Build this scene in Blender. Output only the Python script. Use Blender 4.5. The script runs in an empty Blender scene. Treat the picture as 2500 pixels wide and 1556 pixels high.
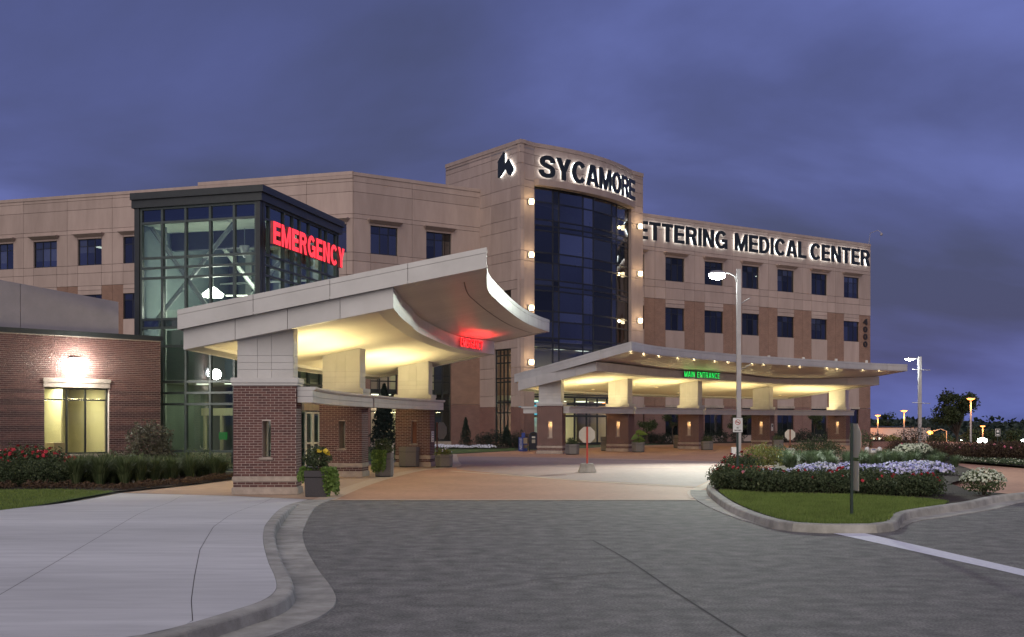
import bpy, bmesh, math, random
from mathutils import Vector, Matrix
RN = random.Random(11)
rad = math.radians
sc = bpy.context.scene
col = sc.collection
# ------------------------------------------------------------------ camera
F, HZ, CH = 2800.0, 1030.0, 1.9            # focal length in photo pixels, horizon row, eye height
cam_d = bpy.data.cameras.new('camera'); cam = bpy.data.objects.new('camera', cam_d); col.objects.link(cam)
cam.location = (0, 0, CH); cam.rotation_euler = (rad(90), 0, 0)
cam_d.sensor_width = 36; cam_d.lens = F / 2500 * 36; cam_d.shift_y = (HZ - 778) / 2500
cam_d.clip_start = 0.1; cam_d.clip_end = 9000
sc.camera = cam
sc.render.resolution_x, sc.render.resolution_y = 1024, 637
sc.view_settings.view_transform = 'Standard'; sc.view_settings.look = 'None'
sc.view_settings.exposure = 1.0; sc.view_settings.gamma = 1.0
# ------------------------------------------------------------------ dusk sky
w = bpy.data.worlds.new('World'); sc.world = w; w.use_nodes = True
nt = w.node_tree; nt.nodes.clear(); L = nt.links
def wn(t, **k):
    n = nt.nodes.new(t)
    for a, b in k.items(): setattr(n, a, b)
    return n
out = wn('ShaderNodeOutputWorld'); bg = wn('ShaderNodeBackground'); tc = wn('ShaderNodeTexCoord'); sp = wn('ShaderNodeSeparateXYZ')
L.new(tc.outputs['Generated'], sp.inputs[0])
za = wn('ShaderNodeMath', operation='MAXIMUM'); za.inputs[1].default_value = 0.0; L.new(sp.outputs[2], za.inputs[0])
zb = wn('ShaderNodeMath', operation='ADD'); zb.inputs[1].default_value = 0.34; L.new(za.outputs[0], zb.inputs[0])
dx = wn('ShaderNodeMath', operation='DIVIDE'); dy = wn('ShaderNodeMath', operation='DIVIDE')
L.new(sp.outputs[0], dx.inputs[0]); L.new(zb.outputs[0], dx.inputs[1]); L.new(sp.outputs[1], dy.inputs[0]); L.new(zb.outputs[0], dy.inputs[1])
cb = wn('ShaderNodeCombineXYZ'); L.new(dx.outputs[0], cb.inputs[0]); L.new(dy.outputs[0], cb.inputs[1])
mp = wn('ShaderNodeMapping'); mp.inputs['Rotation'].default_value = (0, 0, rad(-14)); mp.inputs['Scale'].default_value = (0.62, 0.95, 1); mp.inputs['Location'].default_value = (4.6, 1.1, 0)
L.new(cb.outputs[0], mp.inputs[0])
n1 = wn('ShaderNodeTexNoise'); n1.inputs['Scale'].default_value = 1.6; n1.inputs['Detail'].default_value = 8; n1.inputs['Roughness'].default_value = 0.5; n1.inputs['Distortion'].default_value = 0.35
L.new(mp.outputs[0], n1.inputs[0])
cr = wn('ShaderNodeValToRGB'); e = cr.color_ramp.elements
e[0].position = 0.40; e[0].color = (0.0275, 0.033, 0.080, 1); e[1].position = 0.66; e[1].color = (0.064, 0.078, 0.215, 1)
m = cr.color_ramp.elements.new(0.52); m.color = (0.039, 0.047, 0.130, 1)
L.new(n1.outputs[0], cr.inputs[0])
sky = wn('ShaderNodeTexSky'); sky.sky_type = 'NISHITA'; sky.sun_disc = False; sky.sun_elevation = rad(1.0); sky.sun_rotation = rad(180); sky.dust_density = 1.5
sm = wn('ShaderNodeMix', data_type='RGBA', blend_type='ADD'); sm.inputs[0].default_value = 0.008
L.new(cr.outputs[0], sm.inputs[6]); L.new(sky.outputs[0], sm.inputs[7])
L.new(sm.outputs[2], bg.inputs[0]); bg.inputs[1].default_value = 1.0
L.new(bg.outputs[0], out.inputs[0])
# ------------------------------------------------------------------ last daylight: the glow behind the camera, very soft
sd = bpy.data.lights.new('sun', 'SUN'); so = bpy.data.objects.new('sun', sd); col.objects.link(so)
sd.energy = 1.1; sd.angle = rad(75); sd.color = (1.0, 0.90, 0.76)
so.rotation_euler = (rad(57), 0, rad(-12)); so.location = (0, -20, 60)

# ------------------------------------------------------------------ helpers
def px(x, y, Y): return Vector(((x - 1250) / F * Y, Y, CH + (HZ - y) / F * Y))
def gp(x, y, z=0.0):
    Y = (CH - z) * F / (y - HZ); return Vector(((x - 1250) / F * Y, Y, z))
def gx(x, Y, z=0.0): return Vector(((x - 1250) / F * Y, Y, z))
def ss(t): t = max(0.0, min(1.0, t)); return t * t * (3 - 2 * t)
def gz(x, y):
    """terrain: level round the hospital, falling away to the car park on the right"""
    return -0.03 - 4.3 * ss((y - 92) / 90) * ss((x - 36) / 12)
ORG = {}
def thing(name, label, cat, loc=(0, 0, 0), group=None, rz=0.0):
    o = bpy.data.objects.new(name, None); col.objects.link(o); o.location = loc; o.rotation_euler = (0, 0, rz)
    o.empty_display_size = 0.2
    o['label'] = label; o['category'] = cat
    if group: o['group'] = group
    ORG[o] = Vector(loc); return o
def tag(o, label, cat, group=None):
    o['label'] = label; o['category'] = cat
    if group: o['group'] = group
    return o
class MB:
    def __init__(s): s.v = []; s.f = []; s.r = []; s.mi = []
    def poly(s, pts, r=0.0, mi=0):
        n = len(s.v); s.v += [Vector(p) for p in pts]; s.f.append(tuple(range(n, n + len(pts)))); s.r.append(r); s.mi.append(mi)
    def hexa(s, b, r=0.0, mi=0):
        n = len(s.v); s.v += [Vector(p) for p in b]
        for q in ((3, 2, 1, 0), (4, 5, 6, 7), (0, 1, 5, 4), (1, 2, 6, 5), (2, 3, 7, 6), (3, 0, 4, 7)):
            s.f.append(tuple(n + i for i in q)); s.r.append(r); s.mi.append(mi)
    def box(s, x0, x1, y0, y1, z0, z1, r=0.0, mi=0):
        s.hexa([(x0, y0, z0), (x1, y0, z0), (x1, y1, z0), (x0, y1, z0), (x0, y0, z1), (x1, y0, z1), (x1, y1, z1), (x0, y1, z1)], r, mi); return s
    def prism(s, pts, z0, z1, mi=0):
        a = [Vector((p[0], p[1], z0)) for p in pts]; b = [Vector((p[0], p[1], z1)) for p in pts]; n = len(pts)
        s.poly(a[::-1], mi=mi); s.poly(b, mi=mi)
        for i in range(n): j = (i + 1) % n; s.poly([a[i], a[j], b[j], b[i]], mi=mi)
        return s
    def frustum(s, c, p0, p1, mi=0):
        """two rings of 3D points"""
        n = len(p0); s.poly(p0[::-1], mi=mi); s.poly(p1, mi=mi)
        for i in range(n): j = (i + 1) % n; s.poly([p0[i], p0[j], p1[j], p1[i]], mi=mi)
        return s
    def tube(s, pts, r, n=8, cap=True, mi=0):
        pts = [Vector(p) for p in pts]; rs = r if isinstance(r, (list, tuple)) else [r] * len(pts); base = len(s.v)
        for i, p in enumerate(pts):
            t = (pts[min(i + 1, len(pts) - 1)] - pts[max(i - 1, 0)]).normalized()
            a = t.cross(Vector((0, 0, 1)) if abs(t.z) < .9 else Vector((1, 0, 0))).normalized(); b = t.cross(a)
            for k in range(n):
                an = 2 * math.pi * k / n; s.v.append(p + (a * math.cos(an) + b * math.sin(an)) * rs[i])
        for i in range(len(pts) - 1):
            for k in range(n):
                k2 = (k + 1) % n
                s.f.append((base + i * n + k, base + i * n + k2, base + (i + 1) * n + k2, base + (i + 1) * n + k)); s.r.append(0.0); s.mi.append(mi)
        if cap:
            s.f.append(tuple(base + k for k in range(n))[::-1]); s.r.append(0.0); s.mi.append(mi)
            e = base + (len(pts) - 1) * n; s.f.append(tuple(e + k for k in range(n))); s.r.append(0.0); s.mi.append(mi)
        return s
    def lathe(s, c, prof, n=16, mi=0, sx=1.0, sy=1.0):
        """prof: (radius, z) pairs"""
        c = Vector(c); base = len(s.v)
        for r, z in prof:
            for k in range(n):
                an = 2 * math.pi * k / n; s.v.append(c + Vector((r * sx * math.cos(an), r * sy * math.sin(an), z)))
        for i in range(len(prof) - 1):
            for k in range(n):
                k2 = (k + 1) % n
                s.f.append((base + i * n + k, base + i * n + k2, base + (i + 1) * n + k2, base + (i + 1) * n + k)); s.r.append(0.0); s.mi.append(mi)
        s.f.append(tuple(base + k for k in range(n))[::-1]); s.r.append(0.0); s.mi.append(mi)
        e = base + (len(prof) - 1) * n; s.f.append(tuple(e + k for k in range(n))); s.r.append(0.0); s.mi.append(mi)
        return s
    def build(s, name, mat, parent=None, smooth=False, rnd=False, kind=None, org=None, fix=True, bevel=0.0):
        o0 = ORG.get(parent, Vector((0, 0, 0))) if org is None else Vector(org)
        me = bpy.data.meshes.new(name)
        me.from_pydata([v - o0 for v in s.v], [], s.f)
        mats = mat if isinstance(mat, (list, tuple)) else [mat]
        for m_ in mats: me.materials.append(m_)
        if len(mats) > 1: me.polygons.foreach_set('material_index', s.mi)
        if fix and len(s.f) > 1:
            bm = bmesh.new(); bm.from_mesh(me)
            if smooth or bevel: bmesh.ops.remove_doubles(bm, verts=bm.verts, dist=0.0004)
            bmesh.ops.recalc_face_normals(bm, faces=bm.faces)
            if bevel: bmesh.ops.bevel(bm, geom=list(bm.edges), offset=bevel, segments=2, affect='EDGES', clamp_overlap=True)
            bm.to_mesh(me); bm.free()
        uv = me.uv_layers.new(name='UVMap'); vs = me.vertices
        for p in me.polygons:
            n = p.normal
            if abs(n.z) > 0.75:
                for li in p.loop_indices:
                    q = vs[me.loops[li].vertex_index].co; uv.data[li].uv = (q.x, q.y)
            else:
                t = Vector((-n.y, n.x, 0)).normalized()
                for li in p.loop_indices:
                    q = vs[me.loops[li].vertex_index].co; uv.data[li].uv = (q.dot(t), q.z)
        if rnd and not bevel:
            at = me.attributes.new('rnd', 'FLOAT', 'FACE'); at.data.foreach_set('value', s.r)
        if smooth: me.polygons.foreach_set('use_smooth', [True] * len(me.polygons))
        o = bpy.data.objects.new(name, me); col.objects.link(o)
        if parent is not None: o.parent = parent; ORG[o] = o0
        else: o.location = o0; ORG[o] = o0
        if kind: o['kind'] = kind
        return o
def inst(name, me, parent, loc, rot=None):
    """an object sharing mesh data, at a world place, under a parent whose root is unrotated"""
    o = bpy.data.objects.new(name, me); col.objects.link(o)
    if parent is not None: o.parent = parent
    o.location = Vector(loc) - ORG.get(parent, Vector((0, 0, 0)))
    if rot is not None: o.rotation_euler = rot
    return o
def clone(src, loc, rz=0.0, s=1.0, label=None, group=None):
    def cp(o, par):
        c = o.copy(); col.objects.link(c); c.parent = par
        for ch in o.children: cp(ch, c)
        return c
    r = cp(src, None); r.location = loc; r.rotation_euler = (0, 0, rz); r.scale = (s, s, s) if not isinstance(s, tuple) else s
    if label: r['label'] = label
    if group: r['group'] = group
    return r
class Wall:
    """a vertical wall line in plan; u runs along it, v out of it towards the camera"""
    def __init__(s, p0, p1, force=False):
        s.p0 = Vector((p0[0], p0[1])); s.p1 = Vector((p1[0], p1[1])); d = s.p1 - s.p0; s.L = d.length; s.d = d / s.L
        n = Vector((s.d.y, -s.d.x)); mid = (s.p0 + s.p1) / 2
        s.n = n if (force or n.dot(-mid) > 0) else -n; s.bow = None
    def off(s, u):
        if not s.bow: return 0.0
        a, b, h = s.bow
        if u <= a or u >= b: return 0.0
        t = (u - a) / (b - a); return h * (1 - (2 * t - 1) ** 2)
    def P(s, u, z, v=0.0):
        q = s.p0 + s.d * u + s.n * (v + s.off(u)); return Vector((q.x, q.y, z))
    def U(s, x):
        k = (x - 1250) / F; d, p = s.d, s.p0
        u = (k * p.y - p.x) / (d.x - k * d.y)
        for _ in range(6):
            if not s.bow: break
            q = s.P(u, 0); f0 = q.x - k * q.y; q2 = s.P(u + .01, 0); f1 = q2.x - k * q2.y
            u -= f0 * .01 / (f1 - f0)
        return u
    def Z(s, x, y): return CH + (HZ - y) / F * s.P(s.U(x), 0).y
    def box(s, mb, u0, u1, z0, z1, v0, v1, r=0.0, mi=0):
        n = 1
        if s.bow and u1 > s.bow[0] and u0 < s.bow[1]: n = max(1, int((u1 - u0) / 0.8))
        for i in range(n):
            a = u0 + (u1 - u0) * i / n; b = u0 + (u1 - u0) * (i + 1) / n
            mb.hexa([s.P(a, z0, v1), s.P(b, z0, v1), s.P(b, z0, v0), s.P(a, z0, v0), s.P(a, z1, v1), s.P(b, z1, v1), s.P(b, z1, v0), s.P(a, z1, v0)], r, mi)
        return mb
    def rot(s): return (0, 0, math.atan2(s.d.y, s.d.x))
def catmull(pts, n):
    P = [Vector((p[0], p[1])) for p in pts]; ds = [0.0]
    for i in range(1, len(P)): ds.append(ds[-1] + (P[i] - P[i - 1]).length)
    tot = ds[-1]; res = []
    ext = [P[0] * 2 - P[1]] + P + [P[-1] * 2 - P[-2]]
    for k in range(n + 1):
        t = tot * k / n; i = 0
        while i < len(P) - 2 and t > ds[i + 1]: i += 1
        f = (t - ds[i]) / (ds[i + 1] - ds[i]); a, b, c, d = ext[i:i + 4]
        res.append(0.5 * ((2 * b) + (c - a) * f + (2 * a - 5 * b + 4 * c - d) * f * f + (3 * b - a - 3 * c + d) * f ** 3))
    return res
def sweep(mb, path, prof, closed=False, mi=0):
    """path: Vectors (x,y,z); prof: (offset to the right of travel, dz)"""
    n = len(path); base = len(mb.v); m = len(prof)
    for i in range(n):
        a = path[max(i - 1, 0)]; b = path[min(i + 1, n - 1)]; t = Vector((b.x - a.x, b.y - a.y)).normalized(); r = Vector((t.y, -t.x))
        for o, z in prof: mb.v.append(Vector((path[i].x + r.x * o, path[i].y + r.y * o, path[i].z + z)))
    for i in range(n - 1):
        for k in range(m if closed else m - 1):
            k2 = (k + 1) % m
            mb.f.append((base + i * m + k, base + (i + 1) * m + k, base + (i + 1) * m + k2, base + i * m + k2)); mb.r.append(0.0); mb.mi.append(mi)
    if closed:
        mb.f.append(tuple(base + k for k in range(m))); mb.r.append(0.0); mb.mi.append(mi)
        mb.f.append(tuple(base + (n - 1) * m + k for k in range(m))[::-1]); mb.r.append(0.0); mb.mi.append(mi)
    return mb
def sheet(name, pts, z, mat, kind='structure'):
    me = bpy.data.meshes.new(name); bm = bmesh.new()
    vs = [bm.verts.new((p[0], p[1], z)) for p in pts]; bm.faces.new(vs); bm.normal_update(); bmesh.ops.triangulate(bm, faces=bm.faces)
    bmesh.ops.recalc_face_normals(bm, faces=bm.faces)
    for f in bm.faces:
        if f.normal.z < 0: f.normal_flip()
    bm.to_mesh(me); bm.free(); me.materials.append(mat)
    o = bpy.data.objects.new(name, me); col.objects.link(o); o['kind'] = kind; return o

# ------------------------------------------------------------------ materials
def nmat(name):
    m_ = bpy.data.materials.new(name); m_.use_nodes = True; t = m_.node_tree; return m_, t, t.nodes['Principled BSDF']
def pm(name, c1, c2=None, scale=3.0, rough=0.7, bump=0.0, bscale=60.0, metal=0.0, detail=6, spec=0.4, vary=0.0, stretch=(1, 1, 1), r2=None, big=0.0, con=.16):
    m_, t, b = nmat(name); N = t.nodes.new; K = t.links.new
    b.inputs['Roughness'].default_value = rough; b.inputs['Metallic'].default_value = metal; b.inputs['Specular IOR Level'].default_value = spec
    c2 = c2 or tuple(x * 0.8 for x in c1)
    tcn = N('ShaderNodeTexCoord'); mpn = N('ShaderNodeMapping'); mpn.inputs['Scale'].default_value = stretch; K(tcn.outputs['Object'], mpn.inputs[0])
    no = N('ShaderNodeTexNoise'); no.inputs['Scale'].default_value = scale; no.inputs['Detail'].default_value = detail; no.inputs['Roughness'].default_value = 0.62; K(mpn.outputs[0], no.inputs[0])
    rp = N('ShaderNodeValToRGB'); rp.color_ramp.elements[0].position = .5 - con; rp.color_ramp.elements[1].position = .5 + con
    rp.color_ramp.elements[0].color = (*c2, 1); rp.color_ramp.elements[1].color = (*c1, 1); K(no.outputs[0], rp.inputs[0])
    src = rp.outputs[0]
    if big:
        n2 = N('ShaderNodeTexNoise'); n2.inputs['Scale'].default_value = scale * 0.09; n2.inputs['Detail'].default_value = 4; K(mpn.outputs[0], n2.inputs[0])
        mr = N('ShaderNodeMapRange'); mr.inputs[1].default_value = .3; mr.inputs[2].default_value = .7; mr.inputs[3].default_value = 1 - big; mr.inputs[4].default_value = 1 + big; K(n2.outputs[0], mr.inputs[0])
        mx = N('ShaderNodeMix'); mx.data_type = 'RGBA'; mx.blend_type = 'MULTIPLY'; mx.inputs[0].default_value = 1; K(src, mx.inputs[6]); K(mr.outputs[0], mx.inputs[7]); src = mx.outputs[2]
    if vary:
        oi = N('ShaderNodeObjectInfo'); mr = N('ShaderNodeMapRange'); mr.inputs[3].default_value = 1 - vary; mr.inputs[4].default_value = 1 + vary; K(oi.outputs['Random'], mr.inputs[0])
        mx = N('ShaderNodeMix'); mx.data_type = 'RGBA'; mx.blend_type = 'MULTIPLY'; mx.inputs[0].default_value = 1; K(src, mx.inputs[6]); K(mr.outputs[0], mx.inputs[7]); src = mx.outputs[2]
    K(src, b.inputs['Base Color'])
    if r2 is not None:
        mr = N('ShaderNodeMapRange'); mr.inputs[3].default_value = rough; mr.inputs[4].default_value = r2; K(no.outputs[0], mr.inputs[0]); K(mr.outputs[0], b.inputs['Roughness'])
    if bump:
        nb = N('ShaderNodeTexNoise'); nb.inputs['Scale'].default_value = bscale; nb.inputs['Detail'].default_value = 3; K(mpn.outputs[0], nb.inputs[0])
        bp = N('ShaderNodeBump'); bp.inputs['Strength'].default_value = bump; bp.inputs['Distance'].default_value = 0.02; K(nb.outputs[0], bp.inputs['Height']); K(bp.outputs[0], b.inputs['Normal'])
    return m_
def em(name, c, s):
    m_, t, b = nmat(name); b.inputs['Base Color'].default_value = (*[min(1, x * .8) for x in c], 1); b.inputs['Emission Color'].default_value = (*c, 1); b.inputs['Emission Strength'].default_value = s; b.inputs['Roughness'].default_value = .4
    return m_
def rmat(name, stops, rough=0.75, sub=0.0, tint=None, nscale=30.0):
    """colour picked per piece: face attribute rnd + object colour red"""
    m_, t, b = nmat(name); N = t.nodes.new; K = t.links.new
    at = N('ShaderNodeAttribute'); at.attribute_name = 'rnd'; oi = N('ShaderNodeObjectInfo'); sx = N('ShaderNodeSeparateColor'); K(oi.outputs['Color'], sx.inputs[0])
    ad = N('ShaderNodeMath'); ad.operation = 'ADD'; K(at.outputs['Fac'], ad.inputs[0]); K(sx.outputs[0], ad.inputs[1])
    rp = N('ShaderNodeValToRGB'); el = rp.color_ramp.elements
    el[0].position = stops[0][0]; el[0].color = (*stops[0][1], 1); el[1].position = stops[-1][0]; el[1].color = (*stops[-1][1], 1)
    for p, c in stops[1:-1]: q = el.new(p); q.color = (*c, 1)
    K(ad.outputs[0], rp.inputs[0])
    tcn = N('ShaderNodeTexCoord'); no = N('ShaderNodeTexNoise'); no.inputs['Scale'].default_value = nscale; no.inputs['Detail'].default_value = 4; K(tcn.outputs['Object'], no.inputs[0])
    mr = N('ShaderNodeMapRange'); mr.inputs[3].default_value = .7; mr.inputs[4].default_value = 1.3; K(no.outputs[0], mr.inputs[0])
    mx = N('ShaderNodeMix'); mx.data_type = 'RGBA'; mx.blend_type = 'MULTIPLY'; mx.inputs[0].default_value = 1; K(rp.outputs[0], mx.inputs[6]); K(mr.outputs[0], mx.inputs[7])
    K(mx.outputs[2], b.inputs['Base Color']); b.inputs['Roughness'].default_value = rough; b.inputs['Specular IOR Level'].default_value = .3
    if sub:
        tr = N('ShaderNodeBsdfTranslucent'); K(mx.outputs[2], tr.inputs[0]); ms = N('ShaderNodeMixShader'); ms.inputs[0].default_value = sub
        K(b.outputs[0], ms.inputs[1]); K(tr.outputs[0], ms.inputs[2]); K(ms.outputs[0], t.nodes['Material Output'].inputs[0])
    return m_
def texbrick(name, c1, c2, mort):
    m_, t, b = nmat(name); N = t.nodes.new; K = t.links.new
    tcn = N('ShaderNodeTexCoord'); br = N('ShaderNodeTexBrick'); K(tcn.outputs['UV'], br.inputs[0])
    br.inputs['Scale'].default_value = 1; br.inputs['Brick Width'].default_value = .213; br.inputs['Row Height'].default_value = .0677; br.inputs['Mortar Size'].default_value = .0055; br.inputs['Mortar Smooth'].default_value = .1
    br.inputs['Color1'].default_value = (*c1, 1); br.inputs['Color2'].default_value = (*c2, 1); br.inputs['Mortar'].default_value = (*mort, 1); br.inputs['Bias'].default_value = -.2
    no = N('ShaderNodeTexNoise'); no.inputs['Scale'].default_value = 1.4; no.inputs['Detail'].default_value = 6; K(tcn.outputs['Object'], no.inputs[0])
    mr = N('ShaderNodeMapRange'); mr.inputs[3].default_value = .72; mr.inputs[4].default_value = 1.28; K(no.outputs[0], mr.inputs[0])
    mx = N('ShaderNodeMix'); mx.data_type = 'RGBA'; mx.blend_type = 'MULTIPLY'; mx.inputs[0].default_value = 1; K(br.outputs[0], mx.inputs[6]); K(mr.outputs[0], mx.inputs[7]); K(mx.outputs[2], b.inputs['Base Color'])
    bp = N('ShaderNodeBump'); bp.inputs['Strength'].default_value = .5; bp.inputs['Distance'].default_value = .01; K(br.outputs['Fac'], bp.inputs['Height']); bp.invert = True; K(bp.outputs[0], b.inputs['Normal'])
    b.inputs['Roughness'].default_value = .8; return m_
def glassmat(name, tint, refl, rough=0.02, gcol=(0.9, 0.95, 1.0)):
    """clear pane: tinted transmission with a Fresnel-weighted mirror"""
    m_ = bpy.data.materials.new(name); m_.use_nodes = True; t = m_.node_tree; t.nodes.clear(); N = t.nodes.new; K = t.links.new
    o = N('ShaderNodeOutputMaterial'); tr = N('ShaderNodeBsdfTransparent'); tr.inputs[0].default_value = (*tint, 1)
    gl = N('ShaderNodeBsdfGlossy'); gl.inputs['Color'].default_value = (*gcol, 1); gl.inputs['Roughness'].default_value = rough
    lw = N('ShaderNodeFresnel'); lw.inputs[0].default_value = 1.5
    mr = N('ShaderNodeMapRange'); mr.inputs[1].default_value = 0.04; mr.inputs[2].default_value = 1.0; mr.inputs[3].default_value = refl; mr.inputs[4].default_value = 1.0; K(lw.outputs[0], mr.inputs[0])
    tcn = N('ShaderNodeTexCoord'); no = N('ShaderNodeTexNoise'); no.inputs['Scale'].default_value = 0.9; K(tcn.outputs['Object'], no.inputs[0])
    bp = N('ShaderNodeBump'); bp.inputs['Strength'].default_value = .04; bp.inputs['Distance'].default_value = .05; K(no.outputs[0], bp.inputs['Height']); K(bp.outputs[0], gl.inputs['Normal'])
    mx = N('ShaderNodeMixShader'); K(mr.outputs[0], mx.inputs[0]); K(tr.outputs[0], mx.inputs[1]); K(gl.outputs[0], mx.inputs[2]); K(mx.outputs[0], o.inputs[0])
    return m_
M = {}
M['precast'] = pm('precast_panel', (.405, .312, .278), (.345, .263, .234), 1.6, .85, .25, 90, vary=.085, big=.12, stretch=(1, 1, .22))
M['precast_in'] = pm('joint_shadow', (.12, .09, .085), None, 4, .9)
M['brick'] = rmat('brick_clay', [(0, (.058, .030, .030)), (.3, (.086, .043, .041)), (.6, (.115, .054, .049)), (1, (.15, .074, .064))], .82, nscale=18)
M['mortar'] = pm('mortar', (.50, .42, .37), (.40, .33, .29), 20, .95, .2, 200)
M['brickw'] = texbrick('brick_far', (.17, .070, .058), (.115, .050, .045), (.30, .24, .21))
M['bricko'] = texbrick('brick_orange', (.225, .122, .088), (.175, .094, .068), (.33, .24, .19))
M['stone'] = pm('limestone', (.40, .33, .28), (.30, .25, .21), 6, .85, .4, 60, big=.15)
M['white'] = pm('white_metal_panel', (.50, .485, .47), (.43, .415, .40), 1.1, .36, .06, 5, vary=.05, spec=.5, big=.08)
M['soffit'] = pm('soffit_metal', (.50, .475, .44), (.44, .42, .39), .8, .28, .05, 4, vary=.06, spec=.6)
M['ceil'] = pm('plaster_ceiling', (.72, .67, .55), (.68, .63, .52), .6, .7)
M['dark'] = pm('dark_bronze', (.022, .026, .027), (.016, .019, .02), 5, .4, spec=.5)
M['mull'] = pm('mullion_green_grey', (.045, .06, .058), (.035, .048, .046), 5, .38, spec=.5)
M['winframe'] = pm('window_frame', (.02, .022, .026), None, 5, .4)
M['greymetal'] = pm('grey_cladding', (.32, .29, .31), (.28, .26, .275), 2.5, .55, .1, 40, big=.1)
M['glass_far'] = glassmat('office_glass', (.13, .16, .20), .10, gcol=(.75, .9, 1))
M['glass_tower'] = glassmat('tower_glass', (.13, .16, .19), .11, gcol=(.72, .88, 1.0))
M['varglass'] = [glassmat('office_glass_%d' % k, (.14 + .05 * k, .16 + .05 * k, .18 + .05 * k), r_, gcol=(.92, .93, .94)) for k, r_ in enumerate((.10, .13, .13, .17, .22))]
M['glass'] = glassmat('lobby_glass', (.62, .68, .66), .10)
M['glass_dark'] = glassmat('spandrel_glass', (.05, .06, .08), .14, gcol=(.8, .9, 1))
M['glass_win'] = glassmat('room_glass', (.86, .9, .86), .06)
M['int_wall'] = pm('inner_wall', (.55, .50, .36), (.50, .46, .33), 1.0, .8)
M['int_green'] = pm('lobby_wall', (.19, .235, .225), (.15, .19, .18), 1.0, .7)
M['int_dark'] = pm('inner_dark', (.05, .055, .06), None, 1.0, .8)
M['int_floor'] = pm('inner_floor', (.25, .22, .18), None, 2.0, .4)
M['asphalt'] = pm('asphalt', (.235, .224, .205), (.10, .095, .087), 36, .82, .7, 110, big=.34, detail=4, con=.14)
M['concrete'] = pm('sidewalk_concrete', (.55, .54, .53), (.46, .452, .445), 1.6, .85, .2, 120, stretch=(.5, 3.2, 1), big=.12)
M['kerb'] = pm('kerb_concrete', (.42, .40, .355), (.25, .24, .21), 2.6, .88, .5, 60, big=.28)
M['paver'] = pm('stamped_paving', (.42, .235, .155), (.33, .18, .12), 5.0, .75, .35, 40, big=.12)
M['paver2'] = pm('mauve_paving', (.31, .225, .205), (.25, .18, .165), 4.0, .78, .35, 40, big=.12)
M['paverline'] = pm('pale_paving_band', (.50, .38, .29), (.41, .31, .235), 6.0, .8, .2, 60)
M['walk'] = pm('tan_walk', (.44, .31, .22), (.37, .26, .19), 3.0, .85, .15, 80, big=.1)
M['paint'] = pm('road_paint', (.75, .75, .80), (.62, .62, .68), 14, .7, .3, 140)
M['soil'] = pm('mulch', (.055, .037, .026), (.022, .016, .012), 30, .95, .9, 60)
M['ground'] = pm('ground_cover', (.045, .06, .028), (.03, .04, .022), .3, .95, .4, 4, big=.2)
M['turf'] = pm('turf_soil', (.075, .12, .03), (.05, .085, .022), 8, .95, .6, 60)
M['pole'] = pm('grey_steel_pole', (.36, .35, .36), (.31, .30, .31), 3, .42, metal=.3)
M['signback'] = pm('sign_back_metal', (.50, .47, .40), (.44, .42, .36), 4, .5, metal=.2)
M['red'] = pm('red_paint', (.48, .055, .035), (.36, .045, .03), 6, .5)
M['brownpost'] = pm('rust_post', (.20, .07, .04), None, 6, .6)
M['greenpost'] = pm('green_post', (.022, .04, .034), None, 6, .5)
M['planter'] = pm('aggregate_planter', (.22, .20, .18), (.14, .13, .12), 60, .9, .6, 120)
M['planter2'] = pm('dark_planter', (.075, .068, .072), (.045, .042, .045), 60, .8, .6, 120)
M['letter'] = pm('dark_letter', (.020, .026, .030), None, 4, .35)
M['number'] = pm('number_bronze', (.03, .025, .025), None, 4, .4)
M['whitepaint'] = pm('white_paint', (.72, .72, .70), None, 4, .5)
M['blackpaint'] = pm('black_paint', (.015, .015, .016), None, 4, .45)
M['newsblue'] = pm('blue_box_paint', (.035, .075, .36), (.03, .06, .29), 4, .35)
M['mailblue'] = pm('dark_blue_box_paint', (.018, .025, .055), None, 4, .35)
M['bark'] = pm('bark', (.09, .065, .05), (.05, .038, .03), 12, .9, .7, 40)
M['blind'] = pm('roller_blind', (.55, .55, .52), None, 2, .8)
M['steel'] = pm('brace_steel', (.42, .46, .42), None, 3, .5)
M['farwall'] = pm('far_wall', (.50, .43, .40), (.46, .39, .37), 1.5, .8)
M['halo'] = em('letter_halo', (.90, 1.0, .98), 4.0)
M['redlit'] = em('red_sign_face', (1.0, .035, .05), .75)
M['redside'] = pm('red_return', (.30, .03, .035), None, 4, .5)
M['redlit2'] = em('red_small_sign', (1.0, .03, .035), .85)
M['greenlit'] = em('green_sign_face', (.02, .85, .12), .5)
M['globe'] = em('warm_globe', (1.0, .80, .48), 4.0)
M['strip'] = em('lamp_strip', (1.0, .80, .42), .45)
M['whitelamp'] = em('white_lamp', (.93, 1.0, .93), 80.0)
M['pendant'] = em('pendant_lamp', (.95, 1.0, .86), 9.0)
M['tube'] = em('tube_lamp', (.93, 1.0, .78), 1.6)
M['orange'] = em('sodium_lamp', (1.0, .30, .05), 4.0)
M['farwhite'] = em('far_white_lamp', (.86, 1.0, .88), 12.0)
M['bluelit'] = em('blue_lamp', (.05, .1, 1.0), 3.0)
M['cyanlit'] = em('cyan_panel', (.10, .55, .75), .45)
M['notice_glow'] = em('green_notice', (.02, .30, .06), .09)  # plain green notice, no lamp; faint glow put into its colour
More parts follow.
